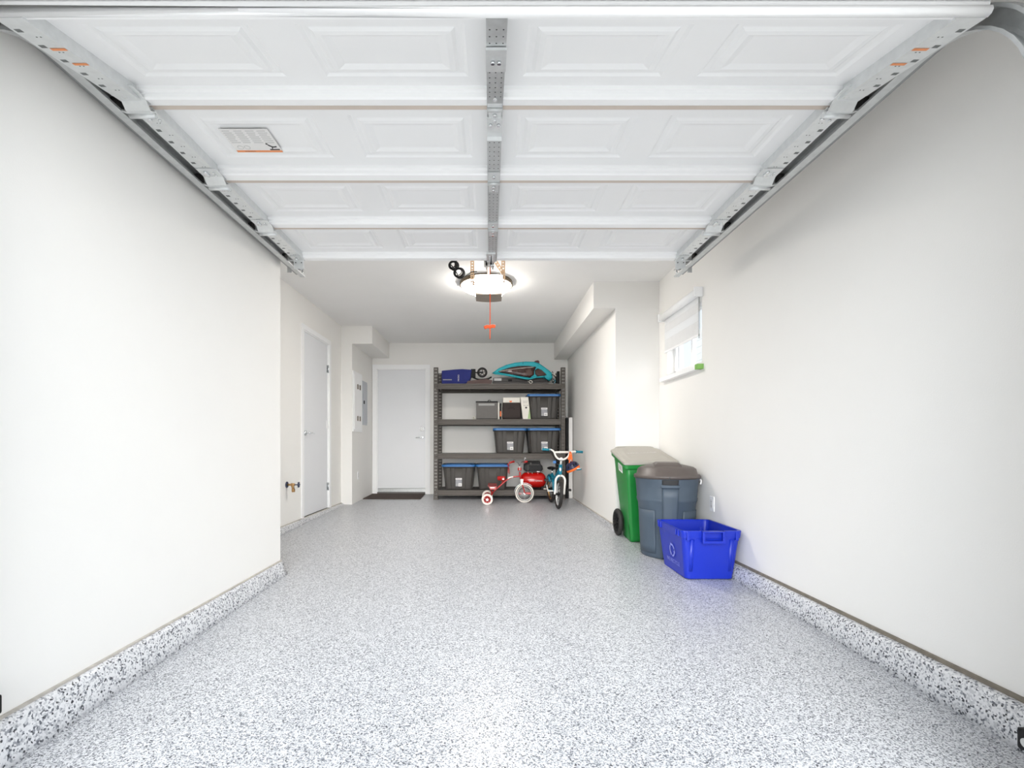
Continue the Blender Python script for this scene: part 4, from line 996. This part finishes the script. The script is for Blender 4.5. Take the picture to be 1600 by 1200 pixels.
b = MB(); b.box(Q(848, 0).x, Q(854, 0).x, 6.44, 6.47, Q(0, 705.6).z, Q(0, 704.2).z).tube([Q(860, 703.5, 6.46), Q(856, 705.3, 6.44), Q(849, 706, 6.43)], .005); b.build('brake_lever', 'black_plastic', bk)
b = MB(); b.tube([Q(859, 704, 6.46), Q(866, 716, 6.42), Q(869.5, 728, 6.44), Q(868, 742, 6.5)], .004).tube([Q(861, 704, 6.47), Q(870, 722, 6.45), Q(871.5, 733, 6.52)], .004); b.build('brake_cable', 'black_plastic', bk)
b = MB(); b.cyl(bb-Vector((.10, 0, 0)), bb+Vector((.10, 0, 0)), .01); b.tube([bb+Vector((-.09, 0, 0)), bb+Vector((-.10, .05, .06)), bb+Vector((-.10, .06, .08))], .008).tube([bb+Vector((.09, 0, 0)), bb+Vector((.10, -.05, -.05))], .008); b.build('crank', 'white_paint', bk)
b = MB(); b.box(Q(886.5, 0, 6.7).x, Q(892.5, 0, 6.7).x, 6.68, 6.75, .17, .20); b.build('pedal', 'rubber', bk, bevel=.004)
b = MB(); b.box(.78, .84, 6.80, 6.87, .30, .33); b.build('pedal', 'rubber', bk, bevel=.004)
b = MB(); b.ell(Vector((.850, 6.88, .325)), .022, .11, .045, 14, 8); b.build('chain_guard', 'teal_paint', bk)
# decorative blue reflector/bell low at the left
b = MB(); b.box(Q(864.2, 0).x, Q(869, 0).x, 6.40, 6.43, Q(0, 724.2).z, Q(0, 720).z); b.build('reflector', 'lid_blue', bk, bevel=.004)
# helmet hung on the handlebar
hm = thing('bike_helmet', 'navy and orange childs helmet hanging from the right side of the handlebar', 'helmet', (1.1, 6.45, .5))
hc = W(894, 729.5, 6.43)
Tm = Matrix.Rotation(math.radians(-28), 4, 'Y')
b = MB()
rings = []
for i in range(9):
    t = PI/2*(1-i/8.0); rr_ = math.cos(t) if i < 8 else 1
    rings.append([Tm @ Vector((.095*max(math.cos(t), .02)*math.cos(2*PI*j/24), .12*max(math.cos(t), .02)*math.sin(2*PI*j/24), .085*math.sin(t)-.01)) for j in range(24)])
rings.append([Tm @ Vector((.088*math.cos(2*PI*j/24), .112*math.sin(2*PI*j/24), -.028)) for j in range(24)])
b.loft([[v+hc for v in r] for r in rings]); b.build('shell', 'navy_shell', hm)
b = MB()
rings = [[hc+Tm @ Vector((f*.093*math.cos(2*PI*j/24), f*.117*math.sin(2*PI*j/24), z)) for j in range(24)] for f, z in ((1, -.012), (1.04, -.024), (1.0, -.045), (.85, -.047))]
b.loft(rings); b.build('rim_band', 'orange', hm)
b = MB(); b.ell(hc+Tm @ Vector((.045, -.07, -.052)), .05, .035, .018, 14, 8); b.build('visor', 'teal_paint', hm)
b = MB(); b.ell(hc+Tm @ Vector((.035, -.085, -.038)), .055, .03, .010, 14, 8); b.build('visor_edge', 'white_paint', hm)
for j in (-2, -1, 0, 1): MB().ell(hc+Tm @ Vector((.035*j+.015, -.10+abs(j)*.012, .022)), .010, .02, .022, 10, 6).build('vent', 'black_plastic', hm)
b = MB(); b.tube([hc+Tm @ Vector((-.075, -.03, -.03)), W(890, 718, 6.40), W(890, 711, 6.41), W(891, 706, 6.44), W(893, 711, 6.44), W(893.5, 718, 6.42), hc+Tm @ Vector((.02, .0, .05))], .008, 6)
b.prism([W(889, 711, 6.415), W(892.5, 710, 6.415), W(895, 718, 6.405), W(887, 718, 6.405)], (0, .006, 0)); b.build('strap', 'orange', hm)

# panels leaning in the corner beside the rack
b = MB(); b.box(1.219, 1.276, 7.38, 7.78, fz(7.4)+.003, 1.235)
single(b.build('upright_board', 'label_white', bevel=.004), 'tall narrow white board standing between the rack and the right wall', 'board')
b = MB(); b.box(1.176, 1.218, 7.39, 7.79, fz(7.4)+.003, 1.235)
single(b.build('upright_board', 'black_plastic', bevel=.004), 'tall black board standing between the rack post and the white board', 'board')

# ------------------------------------------------------------------ blue recycling box
bb_ = thing('recycling_box', 'open bright blue recycling box on the floor by the right wall', 'recycling box', (1.51, 3.53, fz(3.5)))
zf = fz(3.3); bh = .342; BX, BY = 1.510, 3.506
def br(hw, hd, z, r=.035): return [v+Vector((BX, BY, 0)) for v in MB().rrect(-hw, hw, -hd, hd, z, r, 5)]
b = MB()
b.loft([br(.155, .205, zf+.002), br(.165, .215, zf+.008), br(.178, .228, zf+.12), br(.196, .246, zf+bh-.045), br(.197, .247, zf+bh-.012),
        br(.190, .240, zf+bh-.012), br(.186, .236, zf+bh-.05), br(.170, .220, zf+.12), br(.155, .205, zf+.016)], smooth=False)
b.build('tub', 'box_blue', bb_)
b = MB(); b.loft([br(.197, .247, zf+bh-.05), br(.202, .252, zf+bh-.05), br(.207, .257, zf+bh-.008), br(.207, .257, zf+bh), br(.190, .240, zf+bh), br(.190, .240, zf+bh-.012)], caps=False, smooth=False)
b.build('rim', 'box_blue', bb_, bevel=.002)
for sy in (-1, 1):
    b = MB(); yy = BY+sy*.252; h0 = zf+bh; hd_ = .028 if sy < 0 else .010
    b.box(BX-.075, BX-.06, min(yy, yy+sy*hd_), max(yy, yy+sy*hd_), h0-.07, h0).box(BX+.06, BX+.075, min(yy, yy+sy*hd_), max(yy, yy+sy*hd_), h0-.07, h0)
    b.box(BX-.075, BX+.075, min(yy, yy+sy*(hd_+.002)), max(yy, yy+sy*(hd_+.002)), h0-.082, h0-.064).box(BX-.075, BX+.075, min(yy, yy+sy*(hd_+.002)), max(yy, yy+sy*(hd_+.002)), h0-.008, h0)
    b.build('handle', 'box_blue', bb_, bevel=.003)
for sy in (-1, 1):
    for sx in (-1, 1):
        x = BX+sx*.135
        MB().tube([Vector((x*.985+BX*.015, BY+sy*.200, zf+.045)), Vector((x*.985+BX*.015, BY+sy*.211, zf+.062)), Vector((x, BY+sy*.240, zf+bh-.06))], .0165, 12, 1).build('corner_rib', 'box_blue', bb_)
        xx = BX+sx*.165; MB().box(xx-.010, xx+.010, min(BY+sy*.24, BY+sy*.262), max(BY+sy*.24, BY+sy*.262), zf+bh-.065, zf+bh-.005).build('rim_gusset', 'box_blue', bb_, bevel=.003)
    for k in (-.19, -.15, .15, .19): MB().box(min(BX+sy*.20, BX+sy*.213), max(BX+sy*.20, BX+sy*.213), BY+k-.006, BY+k+.006, zf+bh-.045, zf+bh-.003).build('rim_gusset', 'box_blue', bb_, bevel=.003)
b = MB(); T = basis((BX-.186, BY-.03, zf+.165), (0, -1, 0), (-.10, 0, 1))
# three chasing arrows
def arrow(b, T, R, a0):
    pts_o = []; k = 7
    ang = [a0+math.radians(85)*i/k for i in range(k+1)]
    for i in range(k): 
        p = [(R*1.12*math.cos(ang[i]), R*1.12*math.sin(ang[i])), (R*1.12*math.cos(ang[i+1]), R*1.12*math.sin(ang[i+1])), (R*.82*math.cos(ang[i+1]), R*.82*math.sin(ang[i+1])), (R*.82*math.cos(ang[i]), R*.82*math.sin(ang[i]))]
        b.poly([T @ Vector((x, y, .003)) for x, y in p])
    e = ang[-1]; d = Vector((-math.sin(e), math.cos(e)))
    tip = (R*.97*math.cos(e)+d.x*R*.4, R*.97*math.sin(e)+d.y*R*.4)
    b.poly([T @ Vector((x, y, .003)) for x, y in ((R*1.32*math.cos(e), R*1.32*math.sin(e)), tip, (R*.62*math.cos(e), R*.62*math.sin(e)))])
b.use('box_print')
for k in range(3): arrow(b, T, .042, math.radians(20+120*k))
T2 = basis((BX-.178, BY-.03, zf+.085), (0, -1, 0), (-.12, 0, 1))
text_into(b, 'WE RECYCLE', T2 @ Matrix.Translation((0, 0, .003)), .040, 'box_print', .0)
b.build('recycling_print', None, bb_)

# ------------------------------------------------------------------ round rubbish can
rc_ = thing('trash_can', 'round slate grey rubbish can with domed dark lid behind the blue box', 'trash can', (1.468, 4.0, fz(4)))
cz = fz(3.8)+.002; C = Vector((1.474, 4.0, cz)); ch = .665
prof = [(.195, 0), (.203, .006), (.207, .03), (.226, .43), (.236, .455), (.240, .475), (.235, .480), (.245, .60), (.252, ch-.02), (.252, ch)]
b = MB(); b.lathe(C, (0, 0, 1), prof, 64); b.build('can_body', 'can_grey', rc_)
def rad(z):
    for (r0, h0), (r1, h1) in zip(prof[:-1], prof[1:]):
        if h0 <= z <= h1 and h1 > h0: return r0+(r1-r0)*(z-h0)/(h1-h0)
    return prof[-1][0]
def patch(b, a0, a1, z0, z1, off, th=.0):
    n = max(2, int((a1-a0)/.06)); m = 6; grid = []
    for j in range(m+1):
        z = z0+(z1-z0)*j/m
        grid.append([C+Vector(((rad(z)+off)*math.sin(a), -(rad(z)+off)*math.cos(a), z)) for a in [a0+(a1-a0)*i/n for i in range(n+1)]])
    inner = [[C+Vector(((rad(z0+(z1-z0)*j/m)-.004)*math.sin(a), -(rad(z0+(z1-z0)*j/m)-.004)*math.cos(a), z0+(z1-z0)*j/m)) for a in [a0+(a1-a0)*i/n for i in range(n+1)]] for j in range(m+1)]
    ids = [b.add(r) for r in grid]; ii = [b.add(r) for r in inner]
    for j in range(m):
        for i in range(n): b.face([ids[j]+i, ids[j]+i+1, ids[j+1]+i+1, ids[j+1]+i], True)
    for j in range(m):
        b.face([ids[j], ids[j+1], ii[j+1], ii[j]]); b.face([ids[j]+n, ii[j]+n, ii[j+1]+n, ids[j+1]+n])
    for i in range(n):
        b.face([ids[0]+i, ii[0]+i, ii[0]+i+1, ids[0]+i+1]); b.face([ids[m]+i, ids[m]+i+1, ii[m]+i+1, ii[m]+i])
# moulded panels: each side column runs down the body with the grip recess at its top
fa = math.atan2(C.x, C.y)*-1+.09     # turned to face the camera side
b = MB()
for k in range(2):
    o_ = fa+k*PI
    patch(b, o_-.30+.08, o_+.30-.02, .02, .585, .012)
patch(b, fa-1.35, fa-.48, .04, .385, .006); patch(b, fa+.48, fa+1.35, .04, .385, .006)
b.build('body_panels', 'can_grey', rc_)
b = MB(); patch(b, fa-.22, fa+.28, .585, .635, .003); b.build('grip_recess_shade', 'print_dark', rc_)  # shade of the grip recess painted as a dark patch on the body
b = MB(); patch(b, fa-.24, fa+.30, .572, .595, .030); b.build('handle', 'can_grey', rc_, bevel=.003)
b = MB(); b.lathe(C, (0, 0, 1), [(.253, ch-.022), (.260, ch-.026), (.262, ch-.008), (.257, ch+.002), (.240, ch+.008), (.228, ch+.050), (.205, ch+.066), (.13, ch+.084), (.05, ch+.09), (.001, ch+.09)], 64); b.build('lid', 'can_lid', rc_)
b = MB()
def lp(x, y, z): return C+Matrix.Rotation(fa, 3, 'Z') @ Vector((x, y, z))
b.loft([[lp(x, y, z) for x, y, z in ((-.11, -.185, ch+.045), (.11, -.185, ch+.045), (.11, .185, ch+.045), (-.11, .185, ch+.045))],
        [lp(x, y, z) for x, y, z in ((-.10, -.155, ch+.088), (.10, -.155, ch+.088), (.10, .155, ch+.088), (-.10, .155, ch+.088))],
        [lp(x, y, z) for x, y, z in ((-.08, -.12, ch+.102), (.08, -.12, ch+.102), (.08, .12, ch+.102), (-.08, .12, ch+.102))]], smooth=False)
b.build('lid_grip', 'can_lid', rc_, bevel=.008)
b = MB(); b.box(-.003, .003, -.267, -.256, ch-.03, ch-.006); b.xf(Matrix.Translation(C) @ Matrix.Rotation(fa, 4, 'Z')); b.build('lid_notch', 'hole_dark', rc_)
b = MB(); b.xf
b.tube([C+Vector((.235, -.10, ch-.03)), C+Vector((.245, -.10, ch-.05)), C+Vector((.238, -.10, ch-.075))], .008); b.build('lid_clip', 'label_white', rc_)

# ------------------------------------------------------------------ green wheeled cart
gc = thing('yard_cart', 'green wheeled cart with pale grey lid in the corner behind the rubbish can', 'wheeled cart', (1.5, 4.6, fz(4.6)))
zg = fz(4.45)+.003
# body: front (towards the camera) narrower at the base
def gp(x, y, z): return Vector((x, y, zg+z))
fb = [gp(1.300, 4.42, 0), gp(1.62, 4.46, 0), gp(1.62, 4.80, 0), gp(1.325, 4.78, 0)]
ft_ = [gp(1.237, 4.335, .708), gp(1.702, 4.385, .722), gp(1.702, 4.87, .825), gp(1.250, 4.86, .825)]
b = MB(); rings = []
def rounded(q, r=.03, k=3):
    out = []
    for i in range(4):
        p = q[i]; a = (q[i-1]-p).normalized(); c = (q[(i+1) % 4]-p).normalized()
        for j in range(k+1):
            t = j/k; out.append(p+a*(r*(1-t)**2)+c*(r*t*t))
    return out
for f in (0, .05, .5, .85, 1):
    rings.append(rounded([fb[i].lerp(ft_[i], f) for i in range(4)]))
b.loft(rings, smooth=True); b.build('cart_body', 'cart_green', gc)
rimq = lambda e, dz: [ft_[0]+Vector((-e, -e, dz)), ft_[1]+Vector((e*.7, -e, dz)), ft_[2]+Vector((e*.7, e*.4, dz)), ft_[3]+Vector((-e, e*.4, dz))]
b = MB(); b.loft([rounded(rimq(.012, -.035)), rounded(rimq(.02, -.03)), rounded(rimq(.022, .0))], smooth=False); b.build('cart_rim', 'cart_green', gc)
b = MB(); b.loft([rounded(rimq(.024, .001), .04), rounded(rimq(.03, .006), .04), rounded(rimq(.028, .022), .04), rounded(rimq(.0, .034), .04), rounded(rimq(-.06, .040), .04)], smooth=False); b.build('lid', 'cart_lid', gc)
b = MB(); q = rimq(-.10, .046); b.poly(rounded(q, .03)); b.build('lid_panel', 'cart_lid', gc)
nl = (ft_[3]-ft_[0]).normalized(); xl = (ft_[1]-ft_[0]).normalized()
b = MB(); cc = (ft_[0]+ft_[1]+ft_[2]+ft_[3])/4+Vector((0, .03, .0475))
text_into(b, 'VANCOUVER', basis(cc, xl, nl), .05, 'cart_lid_print'); b.build('lid_lettering', None, gc)
b = MB(); b.tube([gp(1.285, 4.86, .825), gp(1.29, 4.893, .858), gp(1.36, 4.898, .866), gp(1.58, 4.898, .866), gp(1.66, 4.893, .858), gp(1.665, 4.86, .825)], .013); b.build('handle', 'cart_lid', gc)
wc_ = Vector((1.265, 4.735, fz(4.735)+.132))
b = MB(); b.torus(wc_, (1, 0, 0), .112, .02, 40, 10, flat=1.1); b.build('tire', 'rubber', gc)
b = MB(); b.lathe(wc_-Vector((.012, 0, 0)), (1, 0, 0), [(.1, 0), (.1, .024)], 32)
for k in range(10):
    a = 2*PI*k/10; d = Vector((0, math.cos(a), math.sin(a))); b.cyl(wc_+d*.025-Vector((.016, 0, 0)), wc_+d*.095-Vector((.014, 0, 0)), .006, n=6)
b.cyl(wc_-Vector((.025, 0, 0)), wc_, .024); b.build('wheel_disc', 'black_plastic', gc)
wc2 = Vector((1.675, 4.735, fz(4.735)+.132))
MB().torus(wc2, (1, 0, 0), .112, .02, 40, 10, flat=1.1).build('tire', 'rubber', gc)
MB().lathe(wc2-Vector((.012, 0, 0)), (1, 0, 0), [(.1, 0), (.1, .024)], 32).build('wheel_disc', 'black_plastic', gc)
MB().cyl(wc_, wc2, .009).build('axle', 'galv_dark', gc)
# sticker on the left side
p00 = fb[0].lerp(ft_[0], .88); p01 = fb[3].lerp(ft_[3], .80)
def side(u, v):
    lo = fb[0].lerp(fb[3], u); hi = ft_[0].lerp(ft_[3], u); return lo.lerp(hi, v)+Vector((-.004, 0, 0))
b = MB(); b.use('label_white').poly([side(.30, .84), side(.62, .835), side(.62, .93), side(.30, .945)])
b.use('print_grey')
for k in range(4): u = .36+k*.06; b.poly([side(u, .86)-Vector((.001, 0, 0)), side(u+.03, .86)-Vector((.001, 0, 0)), side(u+.03, .92)-Vector((.001, 0, 0)), side(u, .92)-Vector((.001, 0, 0))])
b.build('sticker', None, gc)
b = MB(); b.poly([side(.06, .02), side(.30, .02), side(.26, .22), side(.10, .22)]); b.build('foot_recess', 'cart_green', gc)
